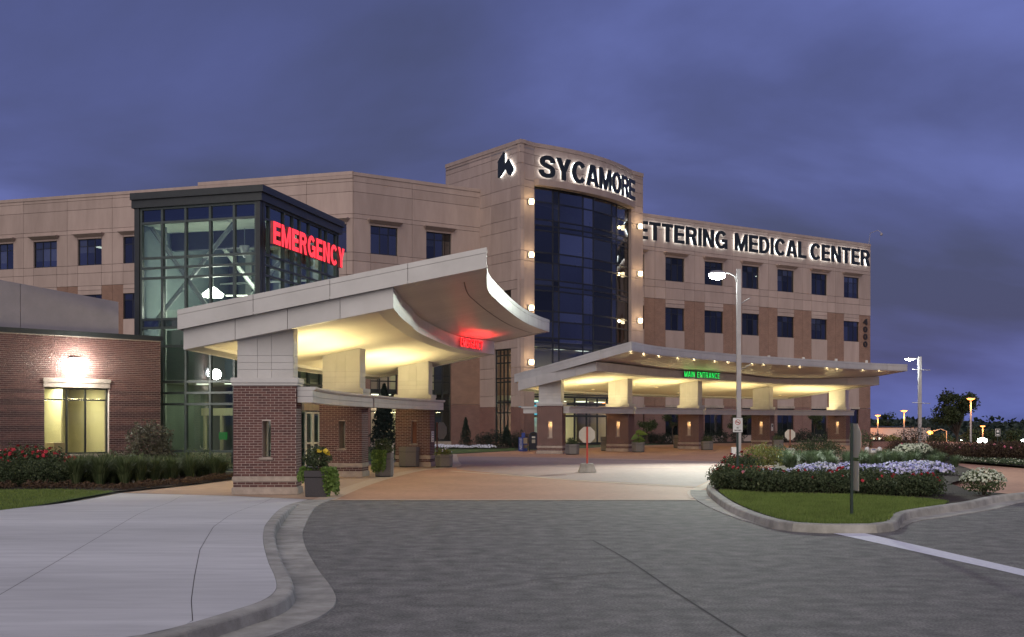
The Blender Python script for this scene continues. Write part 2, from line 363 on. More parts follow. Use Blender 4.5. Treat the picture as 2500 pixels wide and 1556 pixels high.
# ================================================================== ground
gxs = [-3000, -600, -150, -60, 0, 30, 34, 38, 42, 46, 50, 70, 120, 300, 900, 3000]; gys = [-300, -40, 40, 80, 92, 105, 118, 130, 145, 160, 172, 185, 250, 400, 900, 2500, 6000]
mb = MB()
for i in range(len(gxs) - 1):
    for j in range(len(gys) - 1):
        mb.poly([(x, y, gz(x, y)) for x, y in ((gxs[i], gys[j]), (gxs[i + 1], gys[j]), (gxs[i + 1], gys[j + 1]), (gxs[i], gys[j + 1]))])
g = mb.build('ground', M['ground'], smooth=True); g['kind'] = 'structure'
sheet('road', [(-45, -15), (90, -15), (90, 62), (34, 62), (34, 86), (-45, 62)], 0.0, M['asphalt'])
mb = MB()
ys = [95, 110, 125, 140, 155, 170, 185, 230]
for j in range(len(ys) - 1):
    for xa, xb in ((46, 52), (52, 60), (60, 140)):
        mb.poly([(xa, ys[j], gz(xa, ys[j]) + .05), (xb, ys[j], gz(xb, ys[j]) + .05), (xb, ys[j + 1], gz(xb, ys[j + 1]) + .05), (xa, ys[j + 1], gz(xa, ys[j + 1]) + .05)])
o = mb.build('car_park', M['asphalt'], smooth=True); o['kind'] = 'structure'
band = [(-4.55, 27.75), (-4.57, 30.2), (-4.52, 34.1), (-4.3, 38.55), (-3.7, 44.3), (-2.5, 48.5), (-2.9, 56), (-3.5, 67)]
sheet('paved_drive', band + [(0.2, 74.5), (5, 82), (9, 90), (20, 103), (40, 112), (44, 100), (50, 60), (50, 44), (30, 37.6), (16, 30.2), (12.2, 28.3), (8, 27.9), (4.6, 27.75)], 0.004, M['paver'])
sheet('mauve_band', [(-2.2, 45.5), (-2.7, 56), (-2.9, 62.5), (3, 60), (9, 55), (13, 50), (9.2, 46.5), (7.4, 40.8), (6.2, 36.4), (5.4, 33.6), (2, 37.5), (0, 41)], 0.008, M['paver2'])
def strip(name, pts, wd, z, mat):
    P = catmull(pts, 60); a, b = [], []
    for i, p in enumerate(P):
        t = (P[min(i + 1, 60)] - P[max(i - 1, 0)]).normalized(); n = Vector((-t.y, t.x)) * wd / 2
        a.append(p + n); b.append(p - n)
    mb = MB()
    for i in range(60): mb.poly([(a[i].x, a[i].y, z), (b[i].x, b[i].y, z), (b[i + 1].x, b[i + 1].y, z), (a[i + 1].x, a[i + 1].y, z)])
    o = mb.build(name, mat); o['kind'] = 'structure'; return o
strip('drive_edge_band', [(-4.5, 27.72), (0, 27.72), (4.8, 27.72)], .34, .012, M['paverline'])
strip('walk_edge_band', band, .55, .014, M['paverline'])
strip('paving_joint_band', [(-2.4, 44), (0.3, 40), (2.2, 36.8), (5.4, 33)], .32, .012, M['paverline'])
strip('paving_joint_band', [(-2.5, 62.8), (3, 60.2), (9, 55.2), (13.5, 50)], .35, .012, M['paverline'])
strip('paving_joint_band', [(-2.3, 50.5), (3, 49), (8.6, 45.8)], .22, .012, M['paverline'])
strip('island_edge_band', [(4.55, 28.2), (4.9, 31), (5.6, 33.4), (6.3, 35.9)], .30, .012, M['paverline'])
sheet('tan_walk', [(-4.85, 27.9), (-7.0, 29.2), (-10.4, 30.6), (-9.6, 33.5), (-8.9, 38), (-8.3, 41.9), (-7.0, 46.5), (-6.2, 52), (-3.6, 56), (-3.0, 48.7), (-4.0, 44.3), (-4.6, 38.6), (-4.8, 34.1), (-4.87, 30.2)], 0.009, M['walk'])
# tyre scuffs and the seam in the asphalt
strip('tar_seam', [gp(1447, 1320), gp(1530, 1366), gp(1640, 1440), gp(1800, 1542), gp(1830, 1562)], .022, .004, pm('tar', (.075, .072, .068), (.055, .053, .05), 40, .9, .4, 120))
sheet('painted_line', [gp(2034, 1303), gp(2111.5, 1303), gp(2500, 1392), (7.34, 8.0), (7.05, 8.0), gp(2431, 1391.6)], .006, M['paint'])
M['scuff'] = pm('road_scuff', (.105, .10, .092), (.07, .067, .06), 30, .9, .5, 110)
# ---- sidewalk slabs with open joints
def zs(Y): return 0.004 + .136 * ss((28.0 - Y) / 6.5)
def gps(x, y):
    z = .14
    for _ in range(8): p = gp(x, y, z); z = zs(p.y)
    return Vector((p.x, p.y, z))
kp = [Vector((-12, 5.2, .14)), Vector((-6.0, 7.7, .14)), Vector((-4.1, 8.8, .14))] + [gps(*q) for q in ((315, 1555.5), (470, 1520), (555.6, 1494.5), (640, 1467), (674, 1440), (672, 1409), (655.6, 1372), (644, 1328), (644, 1298), (655.6, 1272), (704, 1233), (759, 1217))]
kc = catmull([(p.x, p.y) for p in kp], 140); kpath = [Vector((p.x, p.y, zs(p.y))) for p in kc]
def interp(tab, Y):
    if Y <= tab[0][0]: return tab[0][1]
    for (a, xa), (b, xb) in zip(tab, tab[1:]):
        if Y <= b: return xa + (xb - xa) * (Y - a) / (b - a)
    return tab[-1][1]
kt = [(p.y, p.x) for p in kpath]
cols = [([(5, -22), (20, -16), (23, -10.3), (31, -10.4)], 30.5),
        ([(5, -22), (8, -4.5), (11.6, -5.2), (21.7, -7.1), (29, -8.4)], 29.8),
        ([(5, -22), (9.6, -2.75), (10.06, -2.8), (11.3, -3.16), (13, -3.6), (15.8, -4.3), (19.2, -5.0), (21.3, -5.28), (28.8, -6.0)], 29.0),
        (kt, 28.3)]
sw = thing('sidewalk', '', '', (0, 0, 0)); del sw['label'], sw['category']; sw['kind'] = 'structure'
for k in range(3):
    for r0, r1 in ((0.0, .62), (.62, 1.0)):
        mb = MB(); n = 80
        for j in range(n):
            q = []
            for jj, side in ((j, 0), (j, 1), (j + 1, 1), (j + 1, 0)):
                t = r0 + (r1 - r0) * jj / n; tabk, yf = cols[k + side]; Y = 5.4 + (yf - 5.4) * t
                if jj == 0 and r0 > 0: Y += .006
                if jj == n and r1 < 1: Y -= .006
                x = interp(tabk, Y) + (.0045 if side == 0 else -.0045)
                x = min(x, interp(kt, min(Y, 28.3)) - .004)
                q.append((x, Y, zs(Y)))
            mb.poly(q)
        mb.build('slab', M['concrete'], sw)
mb = MB()
for j in range(60):
    Ya, Yb = 5.5 + 22.6 * j / 60, 5.5 + 22.6 * (j + 1) / 60
    mb.poly([(-18 if Ya < 20 else -10.2, Ya, zs(Ya) - .012), (interp(kt, Ya) - .02, Ya, zs(Ya) - .012), (interp(kt, Yb) - .02, Yb, zs(Yb) - .012), (-18 if Yb < 20 else -10.2, Yb, zs(Yb) - .012)])
o = mb.build('joint_bed', pm('joint_sand', (.15, .14, .13), None, 20, .95)); o['kind'] = 'structure'
def kerb(name, path, h0, seg=16, gutter=True, grange=None, tap=lambda i, a, b: 1.0):
    """upright kerb pieces along path (road on the right of travel) with a gutter pan"""
    root = thing(name, '', '', (0, 0, 0)); del root['label'], root['category']; root['kind'] = 'structure'
    n = len(path); nr = []
    for i in range(n):
        a, b = path[max(i - 1, 0)], path[min(i + 1, n - 1)]; t = Vector((b.x - a.x, b.y - a.y)).normalized(); nr.append(Vector((t.y, -t.x)))
    def ring(i, prof, f=1.0): return [Vector((path[i].x + nr[i].x * (.19 + (o_ - .19) * f), path[i].y + nr[i].y * (.19 + (o_ - .19) * f), path[i].z * k + c)) for o_, k, c in prof]
    KP = [(-.005, 0, -.02), (0, 1, 0), (.145, 1, 0), (.168, .94, -.002), (.178, .82, 0), (.20, 0, .004), (.20, 0, -.02)]
    for s0 in range(0, n - 1, seg):
        mb = MB(); e = min(s0 + seg, n - 1); rs = [ring(i, KP) for i in range(s0, e + 1)]
        t = (rs[1][0] - rs[0][0]).normalized() * .006; rs[0] = [p + t for p in rs[0]]
        for a, b in zip(rs, rs[1:]):
            for k in range(6): mb.poly([a[k], b[k], b[k + 1], a[k + 1]])
        mb.poly(rs[0]); mb.poly(rs[-1][::-1]); mb.build('kerb_stone', M['kerb'], root, smooth=False)
    if gutter:
        GP = [(.19, 0, .014), (.30, 0, .010), (.62, 0, .018), (.63, 0, -.01)]
        i0, i1 = grange or (0, n - 1)
        for s0 in range(i0, i1, seg):
            mb = MB(); e = min(s0 + seg, i1); rs = [ring(i, GP, tap(i, i0, i1)) for i in range(s0, e + 1)]
            t = (rs[1][0] - rs[0][0]).normalized() * .006; rs[0] = [p + t for p in rs[0]]
            for a, b in zip(rs, rs[1:]):
                for k in range(3): mb.poly([a[k], b[k], b[k + 1], a[k + 1]])
            mb.build('gutter_pan', M['kerb'], root)
    return root
kerb('sidewalk_kerb', kpath, .14, 20)
ip = [Vector((5.55, 31.6, .15))] + [gp(x, y, .15) for x, y in ((1749, 1198), (1792, 1227.6), (1864.6, 1257), (1947, 1275), (2062, 1278.7), (2155, 1274.5), (2187, 1250.7), (2259.6, 1237.5), (2358, 1224), (2457, 1206))] + [Vector((16, 30.6, .15)), Vector((30, 38, .15)), Vector((48, 44, .15))]
ic = catmull([(p.x, p.y) for p in ip], 150); ipath = [Vector((p.x, p.y, .15)) for p in ic]
fl = [i for i, p in enumerate(ipath) if p.y < 21.2 and p.x < 7.6]
kerb('island_kerb', ipath, .15, 14, True, (0, fl[0] + 6), lambda i, a, b: max(.02, ss((b - i) / 26)))
k2 = kerb('island_kerb', ipath[fl[-1] - 2:], .15, 14, True, None, lambda i, a, b: .12 + .88 * ss(i / 8))
for c in list(k2.children):
    if c.name.startswith('kerb_stone'): bpy.data.objects.remove(c)
isl = [p for p in ipath if p.x < 12.3]
sheet('island_bed', [(p.x, p.y) for p in isl] + [(11.8, 29.6), (12.6, 33), (16.3, 39.6), (18, 46), (20, 53), (11.5, 53), (9.6, 47), (7.8, 40.8), (6.6, 35.8), (5.9, 33.2)], .13, M['soil'])
sheet('rear_bed', [(20.3, 54), (20.7, 46.3), (24, 42.5), (46, 50), (46, 70), (38, 76), (22, 62)], .10, M['soil'])
hedge_front = [(5.45, 29.3), (6.2, 28.2), (8.27, 27.4), (9.3, 26.2), (9.6, 25.2)]
lawn = [(p.x + .06, p.y + .05) for p in ipath if p.y < 29.2 and p.x < 9.2] + hedge_front[::-1]
sheet('island_lawn', lawn, .142, M['turf'])
lawn2 = [(-10.45, 22.5), (-10.5, 30.5), (-12.2, 31.3), (-20, 31.0), (-24, 22)]
sheet('left_lawn', lawn2, .05, M['turf'])
bed2 = [(-10.5, 30.62), (-12.2, 31.4), (-30, 31), (-30, 34), (-17.1, 38.0), (-12.9, 42.2), (-8.5, 42.0), (-9.0, 38), (-9.7, 33.5)]
sheet('left_bed', bed2, .045, M['soil'])
sheet('entrance_lawn', [(-3.6, 67), (0.2, 74.6), (.2, 82), (-2, 84), (-9, 84), (-9, 55), (-3.6, 56.3)], .03, M['turf'])
sheet('building_bed', [(-2.6, 79.2), (-.4, 79.6), (.4, 87), (-3.2, 92), (-10, 86), (-9, 81)], .06, M['soil'])
sheet('wing_bed', [(13, 97.5), (36, 108.5), (42, 116), (38, 119), (12.5, 101.5)], .06, M['soil'])
def inside(p, poly):
    c = False; j = len(poly) - 1
    for i in range(len(poly)):
        a, b = poly[i], poly[j]
        if (a[1] > p[1]) != (b[1] > p[1]) and p[0] < (b[0] - a[0]) * (p[1] - a[1]) / (b[1] - a[1]) + a[0]: c = not c
        j = i
    return c
M['blade'] = rmat('grass_blade', [(0, (.09, .135, .025)), (.5, (.155, .215, .05)), (1, (.25, .29, .09))], .7, .3, nscale=1.6)
def turf(name, poly, n, z, h, label):
    mb = MB(); x0 = min(p[0] for p in poly); x1 = max(p[0] for p in poly); y0 = min(p[1] for p in poly); y1 = max(p[1] for p in poly); k = 0
    V = []; Fc = []; Rr = []
    while k < n:
        x, y = RN.uniform(x0, x1), RN.uniform(y0, y1)
        if not inside((x, y), poly): continue
        a = RN.uniform(0, 6.28); hh = h * RN.uniform(.5, 1.2); wd = .006; lx, ly = RN.gauss(0, .25) * hh, RN.gauss(0, .25) * hh
        b = len(V); V += [(x - wd * math.cos(a), y - wd * math.sin(a), z), (x + wd * math.cos(a), y + wd * math.sin(a), z), (x + lx, y + ly, z + hh)]; Fc.append((b, b + 1, b + 2)); Rr.append(min(.99, max(0, RN.gauss(.5, .2)))); k += 1
    me = bpy.data.meshes.new(name); me.from_pydata(V, [], Fc); me.materials.append(M['blade'])
    at = me.attributes.new('rnd', 'FLOAT', 'FACE'); at.data.foreach_set('value', Rr)
    o = bpy.data.objects.new(name, me); col.objects.link(o); o.color = (0, 0, 0, 1); o['kind'] = 'stuff'; o['label'] = label; o['category'] = 'grass'; return o
for k_, (pts_, wd_) in enumerate((([gp(1290, 1418), gp(1400, 1408), gp(1520, 1398), gp(1600, 1404)], .02), ([gp(1090, 1300), gp(1180, 1296), gp(1260, 1303)], .018), ([gp(850, 1240), gp(990, 1235), gp(1150, 1233)], .02))):
    strip('road_scuff', pts_, wd_, .0035, M['scuff'])
turf('lawn_grass', lawn, 52000, .142, .06, 'short mown green grass filling the nose of the kerbed island')
turf('lawn_grass', [(-10.47, 22.7), (-10.55, 30.4), (-12.2, 31.2), (-14.8, 31.0), (-14.5, 22.5)], 26000, .05, .055, 'short green grass between the concrete sidewalk and the brick building bed')
# ================================================================== windows, bricks, letters
def window(root, W, u0, u1, z0, z1, v, ucuts, zcuts, fm, gm, fw=.05, name='window', dpt=.07):
    """one frame with bars, and every pane an object of its own"""
    mb = MB(); us = [u0] + list(ucuts) + [u1]; zz = [z0] + list(zcuts) + [z1]
    for i, u in enumerate(us):
        a, b = (u, u + fw) if i == 0 else ((u - fw, u) if i == len(us) - 1 else (u - fw / 2, u + fw / 2))
        W.box(mb, a, b, z0, z1, v - dpt, v)
    for i, z in enumerate(zz):
        a, b = (z, z + fw) if i == 0 else ((z - fw, z) if i == len(zz) - 1 else (z - fw / 2, z + fw / 2))
        for j in range(len(us) - 1):
            W.box(mb, us[j] + fw * (1 if j == 0 else .5) + .001, us[j + 1] - fw * (1 if j == len(us) - 2 else .5) - .001, a, b, v - dpt + .003, v - .003)
    fr = mb.build(name, fm, root)
    for i in range(len(us) - 1):
        for j in range(len(zz) - 1):
            g_ = gm(i, j) if callable(gm) else gm
            if g_ in (M['glass_far'], M['glass_tower']): g_ = RN.choice(M['varglass'])
            if g_ is None: continue
            mb = MB(); a, b = us[i] + fw * .4, us[i + 1] - fw * .4; vv = v - dpt * .5
            mb.poly([W.P(a, zz[j] + fw * .4, vv), W.P(b, zz[j] + fw * .4, vv), W.P(b, zz[j + 1] - fw * .4, vv), W.P(a, zz[j + 1] - fw * .4, vv)])
            mb.build('pane', g_, fr, fix=False)
    return fr
BL, BHT, JT = .2015, .0552, .0125
FULL = {}
def brick_mesh(mat):
    if mat not in FULL:
        mb = MB(); mb.box(0, BL, -.007, .004, 0, BHT); o = mb.build('brick', mat); FULL[mat] = o.data; bpy.data.objects.remove(o)
    return FULL[mat]
def brick_wall(root, W, u0, u1, z0, z1, mat, stuff, holes=(), budget=0, dark=None, zpref=None):
    """running bond on a wall face; whole bricks become objects while the budget lasts, the rest goes into 'stuff'"""
    n = int(round((z1 - z0) / (BHT + JT))); ch = (z1 - z0) / n; me = brick_mesh(mat); rot = W.rot()
    flip = W.d.cross(Vector((W.n.x, W.n.y))) if False else None
    used = 0; cand = []
    for r in range(n):
        z = z0 + r * ch; u = u0 - (BL + JT) * (.5 if r % 2 else 0)
        while u < u1 - .01:
            a, b = max(u, u0 + .001), min(u + BL, u1 - .001); u += BL + JT
            segs = [(a, b)]
            for (h0, h1, hz0, hz1) in holes:
                if z + BHT > hz0 + .01 and z < hz1 - .01:
                    ns = []
                    for s0, s1 in segs:
                        if s1 <= h0 or s0 >= h1: ns.append((s0, s1)); continue
                        if s0 < h0: ns.append((s0, h0 - .002))
                        if s1 > h1: ns.append((h1 + .002, s1))
                    segs = ns
            for s0, s1 in segs:
                if s1 - s0 < .02: continue
                q = RN.random()
                if dark and dark(z): q = .02 + .22 * q
                else: q = .3 + .68 * q
                cand.append((s0, s1, z, q))
    order = list(range(len(cand)))
    if budget and zpref is not None: order.sort(key=lambda i: zpref(cand[i]))
    for i in order:
        s0, s1, z, q = cand[i]
        if used < budget and abs(s1 - s0 - BL) < .003:
            o = inst('brick', me, root, W.P(s0, z, 0) if W.rot()[2] is not None else None, rot); o.color = (q, q, q, 1); used += 1
        else:
            W.box(stuff, s0, s1, z, z + BHT, -.004, .007, q)
    return used
def GL(ch, s):
    """heavy grotesque capitals: convex pieces in a box one unit high; s is the stroke"""
    def sw(pts, n=22, closed=False):
        P = catmull(pts, n); q = []; e = []
        for i, p in enumerate(P):
            t = (P[min(i + 1, n)] - P[max(i - 1, 0)]).normalized(); nn = Vector((-t.y, t.x)) * s / 2; e.append((p + nn, p - nn))
        return [[e[i][0], e[i][1], e[i + 1][1], e[i + 1][0]] for i in range(n)]
    def arc(cx, cy, rx, ry, a0, a1, n=20, th=None):
        th = th or s; r = []
        for i in range(n):
            A, B = rad(a0 + (a1 - a0) * i / n), rad(a0 + (a1 - a0) * (i + 1) / n)
            o = lambda t, k: (cx + (rx - k) * math.cos(t), cy + (ry - k * .92) * math.sin(t))
            r.append([o(A, 0), o(B, 0), o(B, th), o(A, th)])
        return r
    def bx(x0, x1, y0, y1): return [(x0, y0), (x1, y0), (x1, y1), (x0, y1)]
    h = s * .9
    if ch == 'E': w = .62; return w, [bx(0, s, 0, 1), bx(s, w, 0, h), bx(s, w - .03, .5 - h * .45, .5 + h * .5), bx(s, w, 1 - h, 1)]
    if ch == 'T': w = .66; return w, [bx(0, w, 1 - h, 1), bx(w / 2 - s / 2, w / 2 + s / 2, 0, 1 - h)]
    if ch == 'L': w = .58; return w, [bx(0, s, 0, 1), bx(s, w, 0, h)]
    if ch == 'I': return s, [bx(0, s, 0, 1)]
    if ch == 'K': w = .74; return w, [bx(0, s, 0, 1), [(s, .32), (s, .60), (w - .30, 1), (w - .02, 1)], [(s + .13, .48), (s + .27, .63), (w + .02, 0), (w - .24, 0)]]
    if ch == 'N': w = .70; return w, [bx(0, s, 0, 1), bx(w - s, w, 0, 1), [(s, 1), (s, .64), (w - s, 0), (w - s, .36)]]
    if ch == 'M': w = .86; m_ = w / 2; return w, [bx(0, s * .95, 0, 1), bx(w - s * .95, w, 0, 1), [(s * .95, 1), (s * .95, .52), (m_ - .09, 0), (m_, 0), (m_, .36)], [(m_, .36), (m_, 0), (m_ + .09, 0), (w - s * .95, .52), (w - s * .95, 1)]]
    if ch == 'W': w = 1.0; return w, [[(0, 1), (s, 1), (.34, .26), (.30, 0), (.18, 0)], [(.30, 0), (.34, .26), (.5, 1), (.5, .68)], [(.5, .68), (.5, 1), (.66, .26), (.70, 0)], [(.70, 0), (.66, .26), (1 - s, 1), (1, 1), (.82, 0)]]
    if ch == 'A': w = .76; m_ = w / 2; l = [[(0, 0), (s * 1.02, 0), (m_, .74), (m_, 1), (m_ - .13, 1)], [(m_, 1), (m_, .74), (w - s * 1.02, 0), (w, 0), (m_ + .13, 1)]]; f = lambda y: s * 1.02 + (m_ - s * 1.02) * y / .74; return w, l + [[(f(.19), .19), (w - f(.19), .19), (w - f(.35), .35), (f(.35), .35)]]
    if ch == 'Y': w = .74; m_ = w / 2; return w, [bx(m_ - s / 2, m_ + s / 2, 0, .38), [(0, 1), (m_ - s / 2, .38), (m_, .38), (m_, .60), (s * 1.12, 1)], [(w - s * 1.12, 1), (m_, .60), (m_, .38), (m_ + s / 2, .38), (w, 1)]]
    if ch == 'R': w = .70; return w, [bx(0, s, 0, 1), bx(s, .40, 1 - h, 1), bx(s, .40, .42, .42 + h)] + arc(.40, .71, .28, .29, -90, 90, 12) + [[(.36, .42), (.58, .44), (.70, 0), (.48, 0)]]
    if ch == 'D': w = .70; return w, [bx(0, s, 0, 1), bx(s, .32, 1 - h, 1), bx(s, .32, 0, h)] + arc(.32, .5, .38, .5, -90, 90, 16)
    if ch == 'O': w = .78; return w, arc(.39, .5, .39, .52, 0, 360, 28)
    if ch == '0': w = .56; return w, arc(.28, .5, .28, .51, 0, 360, 24)
    if ch == '4': w = .58; return w, [bx(.34, .34 + s, 0, 1), [(0, .22), (.34, .22), (.34, .22 + h), (0, .22 + h)], [(0, .22 + h), (s * .9, .22 + h), (.34, .74), (.34, 1)], bx(.34 + s, w, .22, .22 + h)]
    if ch == 'C': w = .74; return w, arc(.39, .5, .39, .52, 38, 322, 24)
    if ch == 'G': w = .78; return w, arc(.39, .5, .39, .52, 40, 322, 24) + [bx(.43, w, .36, .36 + h), bx(w - s * .8, w, 0, .36)]
    if ch == 'S': w = .70; return w, sw([(.60, .69), (.57, .83), (.46, .905), (.35, .915), (.20, .88), (.115, .745), (.17, .62), (.35, .53), (.54, .45), (.60, .275), (.52, .13), (.35, .085), (.18, .115), (.09, .22), (.075, .33)], 30)
    return .4, [bx(0, .4, 0, 1)]
def prisms(mb, pieces, fn):
    """front and back faces get material 0, the returns material 1"""
    for q in pieces:
        a_ = sum((q[i - 1][0] * q[i][1] - q[i][0] * q[i - 1][1]) for i in range(len(q)))
        q = q if a_ > 0 else q[::-1]; A = [fn(p[0], p[1], 0) for p in q]; B = [fn(p[0], p[1], 1) for p in q]; n = len(q)
        mb.poly(A[::-1], mi=1); mb.poly(B)
        for i in range(n): j = (i + 1) % n; mb.poly([A[i], A[j], B[j], B[i]], mi=1)
def word(root, text, W, u0, u1, z0, z1, v0, v1, mat, bold=.2, gap=.09, halo=None, hs=.12, side=None):
    """raised letters: each letter a mesh of its own fitted between u0..u1 and z0..z1"""
    lays = []; x = 0.0
    for ch in text:
        if ch == ' ': x += .5; continue
        w_, pc = GL(ch, bold); lays.append((ch, x, pc)); x += w_ + gap
    sx = (u1 - u0) / (x - gap); H = z1 - z0
    for ch, ox, pc in lays:
        mb = MB(); prisms(mb, pc, lambda a, b, t: W.P(u0 + (a + ox) * sx, z0 + b * H, v0 + (v1 - v0) * t)); o = mb.build('letter', [mat, side] if side else mat, root, fix=False)
        if halo:
            w_, p2 = GL(ch, hs); w0 = GL(ch, bold)[0]; mb = MB()
            sh = [[(min(max(p[0], .03), w0 - .03), min(max(p[1], .04), .96)) for p in q] for q in p2]
            dz = (bold - hs) / 2
            if ch in 'ETLIKNMRDAY': sh = [[(dz + p[0] * (w0 - 2 * dz) / w_, dz * .9 + p[1] * (1 - 1.8 * dz)) for p in q] for q in p2]
            prisms(mb, sh, lambda a, b, t: W.P(u0 + (a + ox) * sx, z0 + b * H, v0 - .055 + .045 * t)); mb.build('glow_face', halo, o, fix=False)
def area(name, parent, loc, sx, sy, energy, color, direction, spread=180, shape='RECTANGLE'):
    l = bpy.data.lights.new(name, 'AREA'); l.shape = shape; l.size = sx; l.size_y = sy; l.energy = energy; l.color = color; l.spread = rad(spread)
    o = bpy.data.objects.new(name, l); col.objects.link(o)
    d = Vector(direction).normalized(); o.rotation_euler = d.to_track_quat('-Z', 'Y').to_euler()
    if parent is not None: o.parent = parent
    o.location = Vector(loc) - ORG.get(parent, Vector((0, 0, 0))); return o
def point(name, parent, loc, energy, color, r=.1):
    l = bpy.data.lights.new(name, 'POINT'); l.energy = energy; l.color = color; l.shadow_soft_size = r
    o = bpy.data.objects.new(name, l); col.objects.link(o)
    if parent is not None: o.parent = parent
    o.location = Vector(loc) - ORG.get(parent, Vector((0, 0, 0))); return o
WARM = (1.0, .82, .40)
# ================================================================== hospital wings
B0 = Vector((-11.93, 86.1)); dirL = Vector((-12.8, 4.15)).normalized(); dirR = Vector((.822, .569)).normalized()
def wing(name, label, W, wins, zr, umin, umax, tall=(), lights=(), hood=True, piers_to=12.97, step=None):
    root = thing(name, label, 'building', (W.P((umin + umax) / 2, 0)))
    TH = .30
    def panel(u0, u1, z0, z1, m='precast', v=0.0):
        if u1 - u0 < .05 or z1 - z0 < .03: return
        mb = MB(); W.box(mb, u0 + .014, u1 - .014, z0 + .014, z1 - .014, -TH, v); mb.build('facade_panel' if m == 'precast' else 'brick_panel', M[m], root)
    wins = sorted(wins); mids = [umin] + [(a[1] + b[0]) / 2 for a, b in zip(wins, wins[1:])] + [umax]
    # shadow behind joints, back wall, roof and floors
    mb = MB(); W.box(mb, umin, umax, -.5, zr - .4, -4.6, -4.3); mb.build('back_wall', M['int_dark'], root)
    mb = MB(); W.box(mb, umin + .3, umax - .3, zr - .75, zr - .5, -12, -.32); mb.build('roof', M['greymetal'], root)
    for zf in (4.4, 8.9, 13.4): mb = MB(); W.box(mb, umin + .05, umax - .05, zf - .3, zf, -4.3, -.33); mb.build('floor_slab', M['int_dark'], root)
    for e in (umin, umax - .3): mb = MB(); W.box(mb, e, e + .3, 0, zr - .05, -12, -TH - .01); mb.build('end_wall', M['precast'], root)
    mb = MB(); W.box(mb, umin, umax, zr - .25, zr, -.5, .05); mb.build('parapet_cap', M['precast'], root)
    mb = MB()
    for u in mids[1:-1]: W.box(mb, u - .05, u + .05, 12.9, zr - .3, -TH - .02, -.06)
    for z in (13.99, 14.65, 17.2, 17.55, 19.2, 19.95): W.box(mb, umin, umax, z - .05, z + .05, -TH - .025, -.065) if z > 16.9 else None
    mb.build('joint_backing', M['precast_in'], root)
    zc = [17.2, 17.55, 19.2, 19.95, zr - .25]
    for a, b in zip(mids, mids[1:]):
        for z0, z1 in zip(zc, zc[1:]): panel(a, b, z0, z1)
    for i, (w0, w1) in enumerate(wins):
        a, b = mids[i], mids[i + 1]
        for (p0, p1) in ((a, w0), (w1, b)):
            panel(p0, p1, 14.65, 17.2); panel(p0, p1, 14.0, 14.65); panel(p0, p1, 12.97, 14.0); panel(p0, p1, 3.3, 12.97, 'bricko', -.02)
            panel(p0, p1, 0, 3.3, 'brickw')
        panel(w0, w1, 16.78, 17.2); panel(w0, w1, 14.0, 14.65); panel(w0, w1, 12.97, 14.0); panel(w0, w1, 12.6, 12.97); panel(w0, w1, 12.23, 12.6)
        uc = [w0 + (w1 - w0) * .36, w0 + (w1 - w0) * .68]
        mb = MB(); h0, h1 = 16.80, 17.16
        mb.hexa([W.P(w0 - .1, h0 + .12, .002), W.P(w1 + .1, h0 + .12, .002), W.P(w1 + .1, h0 + .12, -.04), W.P(w0 - .1, h0 + .12, -.04), W.P(w0 - .28, h1, .42), W.P(w1 + .28, h1, .42), W.P(w1 + .28, h1, -.04), W.P(w0 - .28, h1, -.04)])
        W.box(mb, w0 - .28, w1 + .28, h1, h1 + .07, -.04, .42); mb.build('window_hood', M['precast'], root)
        window(root, W, w0, w1, 14.65, 16.78, -.13, uc, [16.2], M['winframe'], M['glass_far'])
        window(root, W, w0, w1, 10.18, 12.23, -.13, uc, [11.7], M['winframe'], M['glass_far'])
        if i in tall:
            window(root, W, w0, w1, .35, 10.0, -.13, uc, [1.0, 2.7, 3.2, 3.75, 5.0, 5.5, 6.6, 7.9], M['winframe'], lambda a_, b_: M['glass_win'] if b_ < 8 else M['glass_far'], fw=.09)
            mb = MB(); W.box(mb, w0, w1, 0, .35, -TH, -.02); mb.build('sill_panel', M['stone'], root)
        else:
            panel(w0, w1, 7.7, 10.18)
            window(root, W, w0, w1, 5.65, 7.7, -.13, uc, [7.2], M['winframe'], M['glass_far']); panel(w0, w1, 3.3, 5.65)
            window(root, W, w0, w1, .66, 3.2, -.13, uc, [2.6], M['winframe'], M['glass_far']); panel(w0, w1, 0, .62, 'precast', .02)
            mb = MB(); W.box(mb, w0 - .05, w1 + .05, 3.2, 3.42, -.1, .06); mb.build('lintel', M['stone'], root)
        for zz_ in ((16.7, 16.0, 15.5)[RN.randrange(3)], 0), ((12.15, 11.4, 10.9)[RN.randrange(3)], 1):
            if RN.random() < .45:
                mb = MB(); zt_ = 16.76 if zz_[1] == 0 else 12.21; W.box(mb, w0 + .06, w0 + (w1 - w0) * RN.choice((.36, .68, .97)), zz_[0] - .3, zt_, -.27, -.255); mb.build('window_blind', M['blind'], root)
        if i in lights:
            for k in range(3):
                mb = MB(); u = w0 + .3 + k * .5; W.box(mb, u, u + .12, 16.4 - k * .03, 16.46 - k * .03, -3.2, -1.4); mb.build('ceiling_lamp', M['tube'], root)
    return root
WL = Wall((B0 + dirL * 48)[:], B0[:])
ug = [WL.U(x) for x in (82, 138.5)]; sp_ = (WL.U(845.5) - WL.U(138.5)) / 6; wl_w = [(ug[0] + sp_ * k, ug[1] + sp_ * k) for k in range(-4, 7)]
wing('hospital_wing', 'long beige precast hospital wing with a row of dark windows behind the glass lobby', WL, wl_w, 20.45, 0.0, WL.L - .02, lights=(5, 6))
mb = MB(); us_ = WL.U(484); WL.box(mb, us_, WL.L - .02, 20.46, 20.72, -.5, .06); mb.build('raised_parapet', M['precast'], bpy.data.objects['hospital_wing'])
Cc = B0 + dirR * 15
WB = Wall(B0[:], Cc[:])
wb_w = [(WB.U(905), WB.U(971)), (WB.U(1041), WB.U(1102))]
